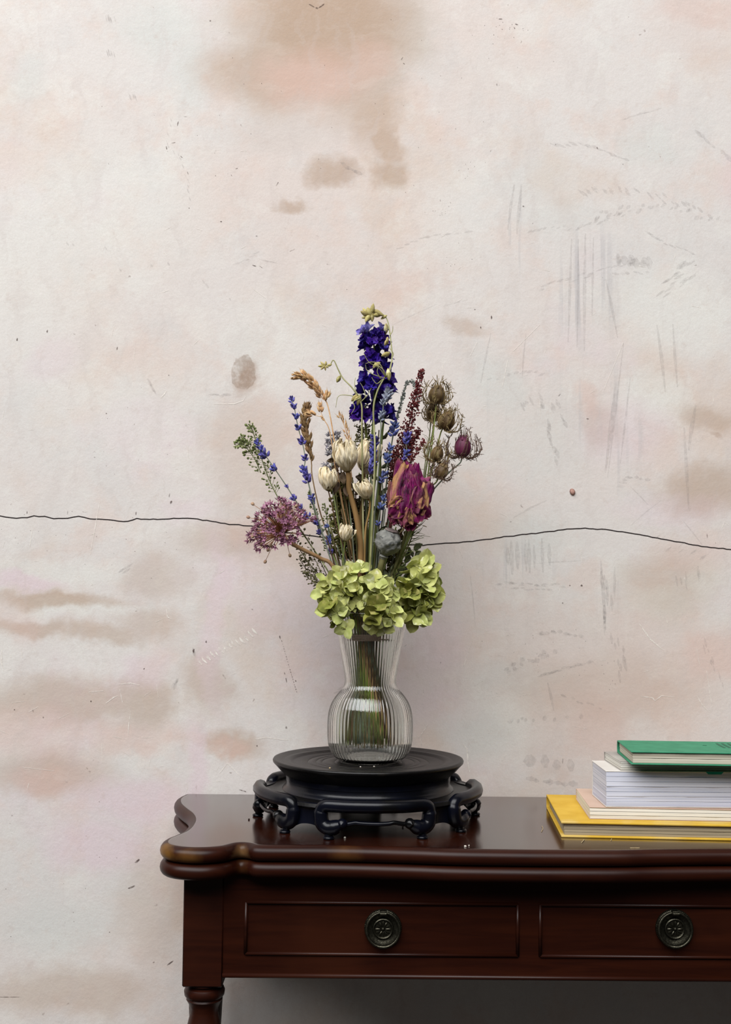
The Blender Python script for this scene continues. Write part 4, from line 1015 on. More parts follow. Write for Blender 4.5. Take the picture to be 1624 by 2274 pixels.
runner('pale larkspur runner climbing beside the delphinium tip with pods on fine stalks', [(846, 694, -0.004), (858, 706, -0.004), (864, 725, -0.008), (869, 765, -0.026), (871, 795, -0.030), (864, 825, -0.036), (852, 842, -0.040), (838, 870, -0.042), (830, 905, -0.040), (831, 950, -0.036)],
       [P(833, 1000, -.046), P(830, 1100, -.040), P(820, 1300, -.018)], .1, -.4,
       [(858, 718, -0.006, -.05, 1, 1.2), (862, 752, -0.024, -.45, .9, 1.15), (861, 748, -0.026, -.1, 1, .9), (867, 783, -0.028, -.95, .35, 1.2), (845, 805, -0.038, -.75, .5, 1.15), (862, 818, -0.036, .1, 1, 1.3), (860, 700, -0.005, -.8, .5, .8)],
       [[(856, 836, -0.040), (840, 815, -0.044), (820, 805, -0.044), (808, 785, -0.044)], [(856, 838, -0.040), (845, 810, -0.046), (825, 804, -0.046), (812, 808, -0.046)], [(854, 840, -0.040), (830, 832, -0.046), (815, 822, -0.046), (812, 810, -0.046)],
        [(850, 842, -0.040), (838, 852, -0.044), (830, 845, -0.044), (826, 838, -0.044)], [(856, 838, -0.038), (866, 825, -0.036), (872, 800, -0.034)], [(866, 745, -0.024), (872, 735, -0.006), (873, 723, -0.006)], [(858, 838, -0.040), (852, 822, -0.046), (838, 812, -0.046), (828, 818, -0.046)],
        [(870, 795, -0.030), (874, 786, -0.028), (868, 776, -0.028), (864, 772, -0.028)], [(846, 842, -0.042), (838, 826, -0.046), (842, 812, -0.046)]], 32, (810, 1644, -0.016))

# ---- ornamental grasses
G_TAN = mat('grass_tan', '#cfa87a', '#b48a5c', 150, .7, .3, var=.14, c3='#d8b98c', s3=160, th=.58)
G_BRN = mat('grass_brown', '#9b7d55', '#7b6040', 150, .7, .3, var=.16)
def spikelet(m, L=.0125, r=.0019, awn=.003):
    mb = MB()
    for a, b, s in ((0, 0, 1), (.35, .0, .85), (-.35, .8, .85), (.2, 2.2, .7)):
        M = Matrix.Rotation(b, 4, 'Z') @ Matrix.Rotation(a * .7, 4, 'Y')
        mb.spindle(M, L * s, r * s, 6, 5, .9, .8)
    if awn > 0: mb.tube([(0, 0, L * .9), (.0003, 0, L + awn)], (.0003, .0001), 4)
    return mb.mesh('spikelet', m)
SPT, SPB = spikelet(G_TAN), spikelet(G_BRN)
SPF = spikelet(G_TAN, .0095, .0008, .004)
def grass(label, axis, n, rad, way, u, v, sp, m, seed, size=1.0, clusters=(), name='grass_head'):
    r = random.Random(seed); ax = [P(*q) for q in axis]
    path, f = stem_path(ax + way, u, v)
    t = root(name, label, 'grass', f)
    stem_part(t, path, .0005, .0012, m)
    A = catmull(ax, 12); L = len(A)
    for i in range(n):
        w = i / max(1, n - 1); k = min(int(w * (L - 2)), L - 2); up = (A[k] - A[k + 1]).normalized()
        d = (rdir(r)); d = (d - up * d.dot(up)).normalized()
        taper = .35 + .65 * math.sin(PI * min(1, .12 + w * .8))
        put('spikelet', sp, t, TRS(A[k] + d * rad * taper * .35, up * 1.0 + d * .45, r.uniform(0, 6), size * r.uniform(.75, 1.05) * (.7 + .3 * taper) * (.5 + .5 * min(1, w * 5))))
    for (px, py, dy, dx_, dz_, k) in clusters:
        c = P(px, py, dy); up = Vector((dx_, 0, -dz_)).normalized()
        b = min(path, key=lambda q: (q - (c - up * .012)).length)
        mb = MB(); mb.tube([b, c], (.0005, .0004), 4); put('stalk', mb.mesh('stalk', m), t)
        for j in range(k):
            d = rdir(r); put('spikelet', sp, t, TRS(c + up * .008 * (j / k - .2) + d * .0018, up + d * .4, r.uniform(0, 6), size * r.uniform(.75, 1)))
grass('nodding tan grass head arching away from the delphinium', [(652, 836, -.004), (675, 836, -.004), (692, 850, -.003), (706, 868, -.002), (716, 884, 0)], 58, .008, [P(728, 900, 0), P(742, 975, -.004), P(758, 1100, -.002), P(795, 1300, .004)], -.4, .2, SPT, G_TAN, 41, .95, [(724, 890, 0, .15, -1, 5)])
grass('small tan grass sprig with two tufts beside the nodding grass head', [(716, 925, .002), (722, 935, .001)], 2, .004, [P(734, 965, -.002), P(752, 1080, -.004), P(798, 1300, .006)], -.35, .35, SPT, G_TAN, 42, .9, [(698, 922, .004, -.9, -.3, 7), (712, 914, .004, -.2, -1, 6)])
grass('upright brown grass spike standing close to the violet lavender stem', [(683, 898, .020), (678, 925, .020), (680, 955, .020), (687, 990, .020), (692, 1028, .020)], 64, .007, [P(694, 1060, .020), P(712, 1140, .020), P(745, 1240, .020), P(790, 1350, 0)], -.6, 0, SPB, G_BRN, 43, 1.05)
grass('fine feathery tan grass spike behind the cream flowers', [(752, 918, .012), (762, 938, .012), (772, 965, .012), (776, 990, .012)], 24, .006, [P(778, 1030, .014), P(790, 1150, .016), P(804, 1320, .010)], -.2, .5, SPF, G_TAN, 44, .95)

# ---- lavender
LAV = mat('lavender_violet', '#4c4998', '#6e6bb0', 200, .7, .25, var=.18)
LAVD = mat('lavender_blue', '#4c5690', '#6d78a6', 200, .75, .25, var=.18)
LAVG = mat('lavender_grey', '#7a7d98', '#9aa0a8', 200, .75, .25, var=.12)
def whorl(m, seed, n=8):
    r = random.Random(seed); mb = MB()
    for k in range(n):
        w = 2 * PI * k / n + r.uniform(-.3, .3); el = r.uniform(.45, 1.25)
        d = Vector((math.cos(w) * math.cos(el), math.sin(w) * math.cos(el), math.sin(el)))
        mb.spindle(TRS(d * .0008 + Vector((0, 0, -.0025 + .0022 * (k % 3))), d, 0), .0072 * r.uniform(.75, 1.1), .0016, 6, 4, .7, .7)
    for k in range(3):
        w = r.uniform(0, 6); M = Matrix.Rotation(w, 4, 'Z') @ Matrix.Translation((.002, 0, .002)) @ Matrix.Rotation(-r.uniform(.5, 1.2), 4, 'Y')
        mb.sheet(petal_fn(.0060, .0042, .9, .8, .4, .001, .0006, seed + k), 3, 2, M)
    return mb.mesh('whorl', m)
WH = {m.name: [whorl(m, 60 + i) for i in range(3)] for m in (LAV, LAVD, LAVG)}
def lavender(label, whorls, way, u, v, m, seed, size=1.0, foot=None, sm=None):
    r = random.Random(seed); pts = [P(*q[:3]) for q in whorls]
    path, f = stem_path(pts + way, u, v, foot)
    t = root('lavender_stem', label, 'lavender', f)
    stem_part(t, path, .0006, .0011, sm or S_GREY)
    for i, p in enumerate(pts):
        a = pts[max(i - 1, 0)]; b = pts[min(i + 1, len(pts) - 1)]
        up = (a - b).normalized(); s = whorls[i][3] if len(whorls[i]) > 3 else 1.0
        put('whorl', r.choice(WH[m.name]), t, TRS(p, up + rdir(r) * .15, r.uniform(0, 6), size * s * r.uniform(.9, 1.1)))
lavender('violet lavender stem with widely spaced whorls, rising beside the brown grass spike', [(649, 890, -.004, .8), (654, 906, -.004, .95), (658, 928, -.004, 1.0), (663, 952, -.004, 1.0), (672, 984, -.004, 1.05), (678, 1020, -.004, .9), (674, 1046, -.004, 1.15), (680, 1052, -.006, .9), (684, 1068, -.004, 1.2), (694, 1108, -.004, .9)],
         [P(712, 1170, -.004), P(740, 1260, -.004), P(785, 1350, -.002)], -.7, -.2, LAV, 71, 1.05)
lavender('violet lavender stem leaning far out over the mauve allium', [(573, 986, 0, .9), (580, 998, 0, 1), (590, 1012, 0, 1.35), (611, 1042, 0, 1.25), (638, 1082, 0, .7), (654, 1108, 0, .95), (669, 1128, 0, 1.0), (684, 1148, 0, 1.15), (706, 1164, 0, .9), (712, 1182, 0, .8), (732, 1206, 0, 1.0), (735, 1228, 0, .9)],
         [P(748, 1262, 0), P(785, 1350, 0)], -.85, 0, LAV, 72, .95)
lavender('dense violet lavender spike between the cream flowers and the burgundy plume', [(831, 972, -.024, 1), (833, 984, -.024, 1.15), (830, 998, -.024, 1.2), (829, 1012, -.024, 1.3), (828, 1026, -.024, 1.2), (825, 1040, -.024, 1.2), (824, 1050, -.024, 1.0)],
         [P(827, 1100, -.022), P(824, 1200, -.016), P(816, 1340, -.006)], .1, -.3, LAV, 73, 1.0)
lavender('blue lavender stem with small whorls standing by the burgundy plume', [(876, 948, -.016, 1.1), (873, 964, -.016, 1.2), (867, 998, -.016, .9), (860, 1018, -.016, 1.15), (862, 1026, -.016, 1), (852, 1058, -.014, 1.1), (849, 1070, -.014, .9), (852, 1110, -.014, .9), (846, 1128, -.014, 1.0), (840, 1165, -.014, .7)],
         [P(838, 1230, -.006), P(822, 1350, 0)], .3, 0, LAVD, 74, 1.05)
lavender('violet lavender tip rising through the burgundy plume', [(905, 970, -.020, 1.1), (903, 983, -.020, 1.2), (903, 1008, -.020, 1.1), (898, 1020, -.020, .8)], [P(880, 1060, -.010), P(868, 1120, .004), P(855, 1230, 0), P(824, 1350, 0)], .4, .1, LAV, 75, 1.0)
lavender('grey dried lavender stem in front of the lower delphinium florets', [(862, 872, -.036, 1), (860, 880, -.036, 1.2), (857, 889, -.036, 1.2), (852, 897, -.036, 1.0), (850, 922, -.036, 1.0), (846, 930, -.036, 1.0)], [P(846, 960, -.034), P(840, 1060, -.026), P(828, 1200, -.008), P(818, 1340, -.006)], .25, -.2, LAVG, 76, 1.05)
lavender('slim blue lavender stem with faded whorls between allium and grey statice', [(690, 1106, .010, .8), (695, 1118, .010, .8), (704, 1162, .010, 1), (712, 1184, .010, .9), (728, 1170, .010, .8), (731, 1196, .010, .9)], [P(746, 1270, .006), P(790, 1360, .002)], -.6, .2, LAVD, 77, .9)

# ---- pepper grass: many tiny pods on hair-thin stalks
PG = mat('pepper_grass_green', '#7c8450', '#5d6838', 300, .7, .3, c3='#a4a878', s3=200, th=.56)
PGD = mat('pepper_grass_dark', '#4e4a30', '#6e6848', 300, .75, .3, c3='#8f8a62', s3=200, th=.56)
def pepper(label, branches, way, u, v, m, seed, per=34, ped=.0062, pod=.0017, up_bias=.8):
    r = random.Random(seed)
    main = [P(*q) for q in branches[0]]
    path, f = stem_path(main + way, u, v)
    t = root('pepper_grass', label, 'pepper grass', f)
    st = MB(); st.tube(path, (.0005, .0011), 5); pd = MB()
    for bi, br in enumerate(branches):
        A = catmull([P(*q) for q in br], 12)
        if bi: st.tube(A, (.0004, .0006), 5)
        n = int(per * (1 if bi == 0 else .6))
        for i in range(n):
            w = i / n; k = min(int(w * (len(A) - 1)), len(A) - 2)
            base = A[k].lerp(A[k + 1], r.random()); up = (A[k] - A[k + 1]).normalized()
            d = rdir(r); d = (d - up * d.dot(up)).normalized()
            L = ped * r.uniform(.6, 1.2) * (.55 + .6 * w)
            e = base + (d + up * up_bias * r.uniform(.3, 1.1)).normalized() * L
            st.tube([base, base.lerp(e, .5) + up * -.0004, e], .00027, 4, False)
            pr = pod * r.uniform(.75, 1.2)
            pd.lathe([(pr * .1, -pr), (pr * .8, -pr * .5), (pr, 0), (pr * .7, pr * .6), (pr * .1, pr)], 6, TRS(e, (e - base) + rdir(r) * .002, r.uniform(0, 6), (1, .45, 1.05)))
    put('stem', st.mesh('stem', m), t)
    o = put('seed_pods', pd.mesh('seed_pods', m), t); o['kind'] = 'stuff'
pepper('tall green pepper grass sprig leaning out above the mauve allium', [[(556, 944, .022), (563, 962, .022), (572, 990, .022), (582, 1020, .022), (596, 1060, .022), (614, 1098, .022)],
       [(524, 990, .020), (538, 985, .020), (552, 1000, .020), (566, 1020, .020), (580, 1050, .021)], [(534, 975, .022), (548, 985, .022), (562, 1008, .022)]],
       [P(640, 1140, .022), P(690, 1210, .020), P(740, 1290, .002), P(785, 1365, 0)], -.9, .2, PG, 81, 96, .0100, .0019)
pepper('dark seedy pepper grass spreading under the allium stalk', [[(646, 1190, .014), (662, 1215, .014), (690, 1255, .014), (722, 1295, .014)], [(650, 1150, .020), (678, 1190, .020), (705, 1235, .020), (730, 1285, .020)], [(664, 1240, .012), (684, 1268, .012), (712, 1300, .012)]],
       [P(750, 1335, .014), P(785, 1380, -.004)], -.9, -.3, PGD, 82, 56, .0075)
pepper('low dark pepper grass hanging out beside the hydrangea', [[(676, 1270, -.018), (686, 1285, -.018), (704, 1300, -.018), (722, 1318, -.018)], [(690, 1225, -.012), (704, 1250, -.012), (722, 1290, -.012)], [(682, 1245, -.010), (698, 1275, -.010), (716, 1305, -.010)]],
       [P(750, 1345, -.010), P(788, 1385, -.006)], -.8, -.5, PGD, 83, 30, .0075)
pepper('green pepper grass sprig between the lavender stems and grey statice', [[(684, 1092, .018), (694, 1118, .018), (704, 1150, .018), (718, 1190, .018), (732, 1235, .018)], [(722, 1120, .022), (726, 1150, .022), (734, 1190, .022)]],
       [P(750, 1290, .006), P(790, 1370, .004)], -.55, .4, PG, 84, 44, .006)
pepper('dark pepper grass filling the middle of the bouquet behind the cream stems', [[(800, 1060, .027), (802, 1100, .027), (806, 1150, .027), (808, 1230, .024)], [(822, 1100, .027), (818, 1140, .027), (814, 1190, .024)], [(780, 1070, .016), (788, 1110, .016), (798, 1170, .027)]],
       [P(810, 1320, .008)], 0, .5, PGD, 85, 60, .007)

# ---- mauve allium globe
A_P = mat('allium_mauve', '#8d5a72', '#a8788c', 200, .7, .25, var=.25, c3='#6d4a4c', s3=160, th=.58, trans=.15)
A_S = mat('allium_stalk', '#8a5c3c', '#a87a58', 120, .7, .3, var=.15)
A_T = mat('allium_stem', '#a5825c', '#8a6844', 60, .7, .3, bump=.3, bscale=300)
def allium_floret(seed, L):
    r = random.Random(seed); mb = MB()
    for k in range(6):
        M = Matrix.Translation((0, 0, L)) @ Matrix.Rotation(PI / 3 * k + r.uniform(-.2, .2), 4, 'Z') @ Matrix.Rotation(-r.uniform(.1, .9), 4, 'Y')
        mb.sheet(petal_fn(.0058, .0021, .9, .8, .3, .0006, .0006, seed + k), 3, 2, M)
    mb.spindle(Matrix.Translation((0, 0, L - .001)), .0036, .0015, 6, 4, .6)
    return mb.mesh('floret', A_P)
AL = [allium_floret(100 + i, .036 + .0035 * (i % 4 - 1.5)) for i in range(8)]
def allium_stalk(L):
    mb = MB(); mb.tube(catmull([(0, 0, 0), (.0006, .0003, L * .5), (0, 0, L)], 4), (.0006, .00035), 5); return mb.mesh('pedicel', A_S)
ALS = [allium_stalk(.036 + .0035 * (i % 4 - 1.5)) for i in range(8)]
ac = P(628, 1184, -.022)
path, f = stem_path([ac, P(634, 1196, -.022), P(648, 1207, -.022), P(676, 1222, -.020), P(712, 1240, -.016), P(745, 1268, -.012), P(780, 1340, -.010)], -.95, -.3, r=.0026)
t = root('allium', 'mauve dried allium globe on a curved tan stalk, leaning out of the bouquet', 'allium', f)
stem_part(t, path, .0026, .0026, A_T, 8)
mb = MB(); mb.spindle(TRS(ac - Vector((0, 0, .003)), (-.4, 0, 1)), .007, .0042, 10, 6, .7); put('hub', mb.mesh('hub', A_T), t)
r_ = random.Random(9); axd = Vector((-.32, -.30, .90)).normalized(); k = 0
for i in range(420):
    d = rdir(r_)
    if d.dot(axd) < -.12 or k >= 190: continue
    if d.x > .55 and d.z < .35: continue
    j = r_.randrange(8); s = r_.uniform(.85, 1.22)
    Mx = TRS(ac, d, r_.uniform(0, 6), s)
    o = put('pedicel', ALS[j], t, Mx); put('floret', AL[j], o, Mx); k += 1
cap = MB(); cap.lathe([(.0003, 0), (.0018, .0012), (.0023, .003), (.0018, .0048), (.0006, .0056)], 8, mod=lambda r0, z, w, i: r0 * (1 + .14 * math.cos(3 * w))); CAPM = cap.mesh('seed_capsule', mat('allium_capsule', '#a2806c', '#b99a7c', 200, .7, var=.15))
for (px, py) in [(566, 1190), (576, 1203), (584, 1206), (591, 1243), (598, 1217), (643, 1229), (604, 1208), (556, 1150), (565, 1122), (634, 1150), (655, 1128), (645, 1140)]:
    e = P(px, py, -.030); mb = MB(); mb.tube(catmull([ac, ac.lerp(e, .55) + Vector((0, -.002, .004)), e], 5), (.0005, .00032), 5); o = put('pedicel', mb.mesh('pedicel', A_S), t)
    put('seed_capsule', CAPM, o, TRS(e, (e - ac) + Vector((0, 0, -.01)), 0, .95))

# ---- cream everlasting flowers
CR = mat('cream_petal', '#fbf0d6', '#ecd9b0', 260, .7, .3, var=.05, trans=.15, stretch=(1, 1, .2), c3='#c2a878', s3=300, th=.62)
CALY = mat('cream_calyx', '#6d5f3c', '#8a7a50', 150, .75, .3, var=.1)
def cream_petal(seed, H, R, ha, r0=.12, r1=.62):
    def fn(u, v):
        s = math.sin(PI * (r0 + r1 * u)); taper = (1 - max(0, u - .62) ** 1.6 * 3.4)
        ang = v * ha * max(.08, taper)
        rr = R * s + .0015 * math.sin(v * 10 + seed * 1.9 + 2.5 * noise.noise(Vector((u * 3, seed, 0)))) * (.35 + u) + .0030 * noise.noise(Vector((u * 4, v * 2.5, seed * 4.7))) * (.3 + u)
        return Vector((rr * math.cos(ang), rr * math.sin(ang), H * u + .0030 * u * noise.noise(Vector((u * 3, v * 2.6, seed * 2.1)))))
    return MB().sheet(fn, 12, 10).mesh('petal', CR)
CP_O = [cream_petal(i, .036, .0158, .30) for i in range(5)]; CP_I = [cream_petal(i + 9, .034, .0110, .42) for i in range(4)]; CP_C = [cream_petal(i + 19, .030, .0062, .55) for i in range(3)]
CP_W = [cream_petal(i + 29, .033, .021, .26, .10, .42) for i in range(4)]
def cream(label, base, up, size, way, u, v, sr, sm, seed, open_=False, foot=None):
    r = random.Random(seed); b = P(*base); path, f = stem_path([b] + way, u, v, foot, r=sr)
    t = root('cream_everlasting', label, 'everlasting flower', f)
    if sr > .004:                                     # below the tie a paler tan, brightened to offset the dim vase interior
        q = len(path) - 13; stem_part(t, path[:q + 1], sr * .8, sr, sm, 8); stem_part(t, path[q:], sr, sr * .9, S_TAN_LIT, 8, name='stem_base')
    else: stem_part(t, path, sr * .8, sr, sm, 8)
    M = TRS(b, up, r.uniform(0, 6), size)
    n = 14 if not open_ else 10
    for k in range(n): put('petal', r.choice(CP_W if open_ and k % 2 else CP_O), t, M @ Matrix.Rotation(2 * PI * k / n + r.uniform(-.12, .12), 4, 'Z') @ Matrix.Rotation(r.uniform(-.20, .06), 4, 'Y') @ Matrix.Rotation(r.uniform(-.12, .12), 4, 'X') @ Matrix.Diagonal((1, 1, r.uniform(.78, 1.10), 1)))
    for k in range(8 if not open_ else 6): put('petal', r.choice(CP_I), t, M @ Matrix.Rotation(2 * PI * k / 8 + r.uniform(-.2, .2), 4, 'Z') @ Matrix.Diagonal((1, 1, r.uniform(.85, 1.1), 1)))
    for k in range(5): put('petal', r.choice(CP_C), t, M @ Matrix.Rotation(2 * PI * k / 5 + r.uniform(-.2, .2), 4, 'Z') @ Matrix.Diagonal((1, 1, r.uniform(.8, 1.1), 1)))
    mb = MB(); mb.lathe([(.0015, -.003), (.0045, -.0015), (.0068, .002), (.0075, .006), (.0068, .0055), (.003, .001)], 12)
    for k in range(9):
        mb.sheet(petal_fn(.010, .004, .8, .8, .3, .002, .001, seed + k), 4, 2, Matrix.Rotation(2 * PI * k / 9, 4, 'Z') @ Matrix.Translation((.004, 0, .0)) @ Matrix.Rotation(-r.uniform(.3, 1.1), 4, 'Y'))
    put('calyx', mb.mesh('calyx', CALY), t, M)
cream('large cream everlasting flower with folded crinkled petals on a thick tan stem', (772, 1044, -.018), (-.12, -.30, 1), 1.08, [P(775, 1062, -.018), P(776, 1090, -.016), P(790, 1140, -.014), P(800, 1200, -.012), P(802, 1270, -.010), P(803, 1350, -.010)], -.15, -.75, .0042, S_TAN, 91, foot=(852, 1660, -.020))
cream('cream everlasting flower tilted behind the large cream one', (807, 1042, .008), (.30, -.05, 1), 1.0, [P(807, 1065, .008), P(806, 1110, .008), P(801, 1160, .006), P(805, 1290, .004), P(808, 1360, .002)], .05, .1, .0028, S_TAN, 92, foot=(846, 1655, -.004))
cream('cream everlasting flower on a thin brown stem under the grey statice', (729, 1087, -.026), (0, -.1, 1), .74, [P(730, 1092, -.026), P(737, 1120, -.022), P(748, 1170, -.016), P(770, 1240, -.010), P(797, 1340, -.008)], -.5, -.5, .0010, S_BROWN, 93)
cream('half open cream everlasting flower in the middle of the bouquet', (816, 1106, -.022), (-.30, -.35, 1), .66, [P(822, 1116, -.020), P(820, 1140, -.018), P(812, 1180, -.014), P(809, 1270, -.012), P(808, 1350, -.010)], .0, -.6, .0016, S_TAN, 94, True)
cream('small faded everlasting flower low beside the thick tan stem', (767, 1200, -.026), (.15, -.1, 1), .56, [P(766, 1206, -.026), P(764, 1230, -.024), P(762, 1270, -.022), P(792, 1360, -.012)], -.3, -.8, .0009, S_GREEN, 95, True)

# ---- magenta rose
R_M = mat('rose_magenta', '#520338', '#7a0854', 110, .6, .3, var=.28, trans=.10, c3='#3a0626', s3=70, th=.60, bump=.5, bscale=350)
def edge_mix(m, colr):
    N = m.node_tree.nodes; L = m.node_tree.links
    at_ = N.new('ShaderNodeAttribute'); at_.attribute_name = 'margin'
    mx = N.new('ShaderNodeMix'); mx.data_type = 'RGBA'; mx.inputs[7].default_value = C(colr)
    src = [l for l in L if l.to_socket == N['Principled BSDF'].inputs['Base Color']][0].from_socket
    L.new(at_.outputs['Fac'], mx.inputs[0]); L.new(src, mx.inputs[6]); L.new(mx.outputs[2], N['Principled BSDF'].inputs['Base Color'])
    for n in N:
        if n.type == 'BSDF_TRANSLUCENT': L.new(mx.outputs[2], n.inputs[0])
edge_mix(R_M, '#b08556')
R_T = mat('rose_tan', '#a9784a', '#8a5538', 110, .65, .3, var=.12, trans=.12, c3='#7a1c52', s3=60, th=.60, bump=.4, bscale=500)
rc = P(907, 1106, -.030); rup = Vector((-.08, -.38, 1)).normalized()
path, f = stem_path([rc - rup * .036, P(900, 1190, -.022), P(885, 1240, -.016), P(862, 1300, -.012), P(832, 1370, -.008)], .6, -.5, r=.0022)
t = root('dried_rose', 'large dried magenta rose with crumpled tan-edged petals', 'rose', f)
stem_part(t, path, .0020, .0022, S_OLIVE, 8)
MR = TRS(rc, rup, .6)
NPV = 16
def rose_sheet(L, W, cup, curl, seed):
    def fn(u, v):
        sh = min(1.0, .25 + u * 2.0) ** .8 * (1 - max(0, u - .62) ** 2 * 4.2)
        w = W / 2 * max(sh, .1)
        pl = noise.noise(Vector((v * 1.7 + seed * 3.3, u * .9, seed * 1.1))) * .0058 + noise.noise(Vector((v * 4.2, u * 2.2 + seed, seed * 2.1))) * .0030 + noise.noise(Vector((v * 9, u * 6 + seed, seed * .7))) * .0009
        x = L * u * (1 + .10 * noise.noise(Vector((v * 2.6, seed * 1.7, 2.2)))) + .0016 * noise.noise(Vector((v * 8, seed, 7.0))) * u
        return Vector((x, v * w + .002 * noise.noise(Vector((u * 4, v, seed))), -cup * W * v * v + curl * u * u + pl))
    return fn
def rose_margin(me, tan_, seed):
    ca = me.color_attributes.new('margin', 'FLOAT_COLOR', 'POINT')
    for i_ in range(NPV + 1):
        for j_ in range(NPV + 1):
            uu, vv = i_ / NPV, abs(-1 + 2 * j_ / NPV)
            n_ = noise.noise(Vector((uu * 3.2 + seed, (j_ / NPV) * 4, seed * .77)))
            e_ = max(uu - .90, (vv - .86) * .8, 0) * 6 * (.35 + n_) + tan_ * (.75 + 1.3 * n_)
            e_ = max(0.0, min(1.0, e_)); ca.data[i_ * (NPV + 1) + j_].color = (e_, e_, e_, 1)
mb = MB()
mb.lathe([(.0005 + .0205 * math.sin(PI * q / 14), -.034 + .068 * q / 14) for q in range(15)], 28, TRS(rc, rup), mod=lambda r0, z, w, i: r0 * (1 + .28 * noise.noise(Vector((math.cos(w) * 2.6, math.sin(w) * 2.6, z * 70)))))
core = mb.mesh('inner_petals', R_M); put('inner_petals', core, t)
#  base pixel, tip pixel, layer (1 = on the bud, more = further out), width, tan share
RPET = [((905, 1150), (893, 1029), .35, .026, 0), ((915, 1150), (926, 1036), .35, .026, 0), ((930, 1140), (953, 1066), .35, .026, 0), ((884, 1150), (868, 1072), .45, .022, .3),
        ((866, 1122), (897, 1032), 1.05, .015, 1.0), ((880, 1128), (899, 1048), 1.08, .021, 0), ((906, 1140), (912, 1044), 1.0, .025, 0), ((930, 1140), (928, 1056), 1.05, .023, .05), ((943, 1132), (957, 1072), .8, .023, 0), ((938, 1145), (947, 1078), 1.12, .012, .9),
        ((894, 1140), (900, 1066), 1.28, .017, 0), ((913, 1142), (917, 1072), 1.30, .020, 0), ((926, 1140), (932, 1084), 1.34, .015, .15), ((922, 1120), (918, 1058), 1.22, .012, 0),
        ((893, 1106), (868, 1126), 1.25, .014, 1.0), ((898, 1112), (869, 1142), 1.15, .024, 0), ((908, 1128), (899, 1166), 1.25, .021, .55), ((922, 1126), (929, 1158), 1.22, .022, 0), ((906, 1142), (909, 1176), 1.05, .018, 0), ((934, 1118), (950, 1146), 1.0, .020, 0), ((914, 1136), (915, 1163), 1.34, .012, .9), ((884, 1136), (872, 1158), .95, .016, .1), ((938, 1096), (936, 1128), 1.38, .011, .8)]
for k, (b_, e_, lay, W_, tn) in enumerate(RPET):
    def rp(q):
        dx = (q[0] - 908) / 1700.0; dzz = (q[1] - 1106) / 1700.0
        hump = math.sqrt(max(.04, 1 - (dx / .032) ** 2 - (dzz / .050) ** 2))
        return P(q[0], q[1], -.030 - .024 * lay * hump if lay > .6 else -.030 + .012)
    A_, B_ = rp(b_), rp(e_); X_ = (B_ - A_).normalized()
    mx_ = ((b_[0] + e_[0]) / 2 - 908) / 1700.0; mz_ = -((b_[1] + e_[1]) / 2 - 1106) / 1700.0
    Zr = Vector((mx_ / .026, -1, mz_ / .05)); Z_ = (Zr - X_ * X_.dot(Zr)).normalized(); Y_ = Z_.cross(X_)
    M = Matrix(((X_.x, Y_.x, Z_.x, A_.x), (X_.y, Y_.y, Z_.y, A_.y), (X_.z, Y_.z, Z_.z, A_.z), (0, 0, 0, 1)))
    me = MB().sheet(rose_sheet((B_ - A_).length * 1.06, W_ * 1.15, .16 + .10 * ((k * 7) % 3 - 1), (.004 if e_[1] > b_[1] else -.002) * (1 if k % 2 else .3), k * 1.91 + .5), NPV, NPV).mesh('petal', R_M)
    rose_margin(me, tn, k * 2.3)
    put('petal', me, t, M)
r_ = random.Random(17)
mb = MB()
for q in range(5): mb.sheet(petal_fn(.022, .005, .7, .8, .3, -.004, .002, 300 + q), 6, 2, TRS(rc - rup * .036, rup, 2 * PI * q / 5) @ Matrix.Rotation(-r_.uniform(-.6, .5), 4, 'Y'))
put('sepals', mb.mesh('sepals', CALY), t)
LEAF = mat('dried_leaf_grey_green', '#6f7456', '#4c5038', 90, .7, .3, var=.2, trans=.15)
LEAFB = mat('dried_leaf_brown', '#46372a', '#62503a', 90, .7, .3, var=.2, trans=.12)
def leaf_part(t, base, d, L, W, m, seed, roll=0.0, name='leaf', curl=.0):
    me = MB().sheet(petal_fn(L, W, .75, .8, .6, curl, L * .26, seed, .05), 9, 6).mesh(name, m)
    d = Vector(d).normalized(); X = d; Z = (Vector((.2, -1, .3)) - X * X.dot(Vector((.2, -1, .3)))).normalized(); Y_ = Z.cross(X)
    M = Matrix(((X.x, Y_.x, Z.x, base.x), (X.y, Y_.y, Z.y, base.y), (X.z, Y_.z, Z.z, base.z), (0, 0, 0, 1))) @ Matrix.Rotation(roll, 4, 'X')
    return put(name, me, t, M)
def sprig(label, way, u, v, leaves, m, seed, sm=S_OLIVE):
    r = random.Random(seed); path, f = stem_path([P(*q) for q in way], u, v); t = root('leaf_sprig', label, 'leaf sprig', f)
    stem_part(t, path, .0009, .0014, sm)
    for (px, py, dy, dx_, dz_, L, W) in leaves: leaf_part(t, P(px, py, dy), (dx_, r.uniform(-.5, .1), -dz_), L, W, m, seed + px, r.uniform(-.7, .7), curl=r.uniform(-.006, .006))
sprig('sprig of grey-green dried leaves under the rose, with one curling leaf tip', [(925, 1225, 0.006), (912, 1260, 0.010), (880, 1320, 0.014), (838, 1375, 0.020)], .6, -.1,
      [(920, 1222, 0.006, .6, -.35, .016, .011), (926, 1222, 0.004, .5, .9, .020, .010), (918, 1236, 0.006, -.5, -.6, .016, .009), (912, 1256, 0.008, .6, .6, .022, .012), (905, 1262, 0.010, -.6, .3, .018, .010), (916, 1245, 0.004, .1, 1, .022, .011), (896, 1285, 0.010, .8, -.4, .018, .010), (890, 1290, 0.004, .3, .9, .022, .012), (930, 1232, 0.004, .75, .65, .016, .004), (900, 1250, 0.012, .2, -1, .018, .010)], LEAF, 400)
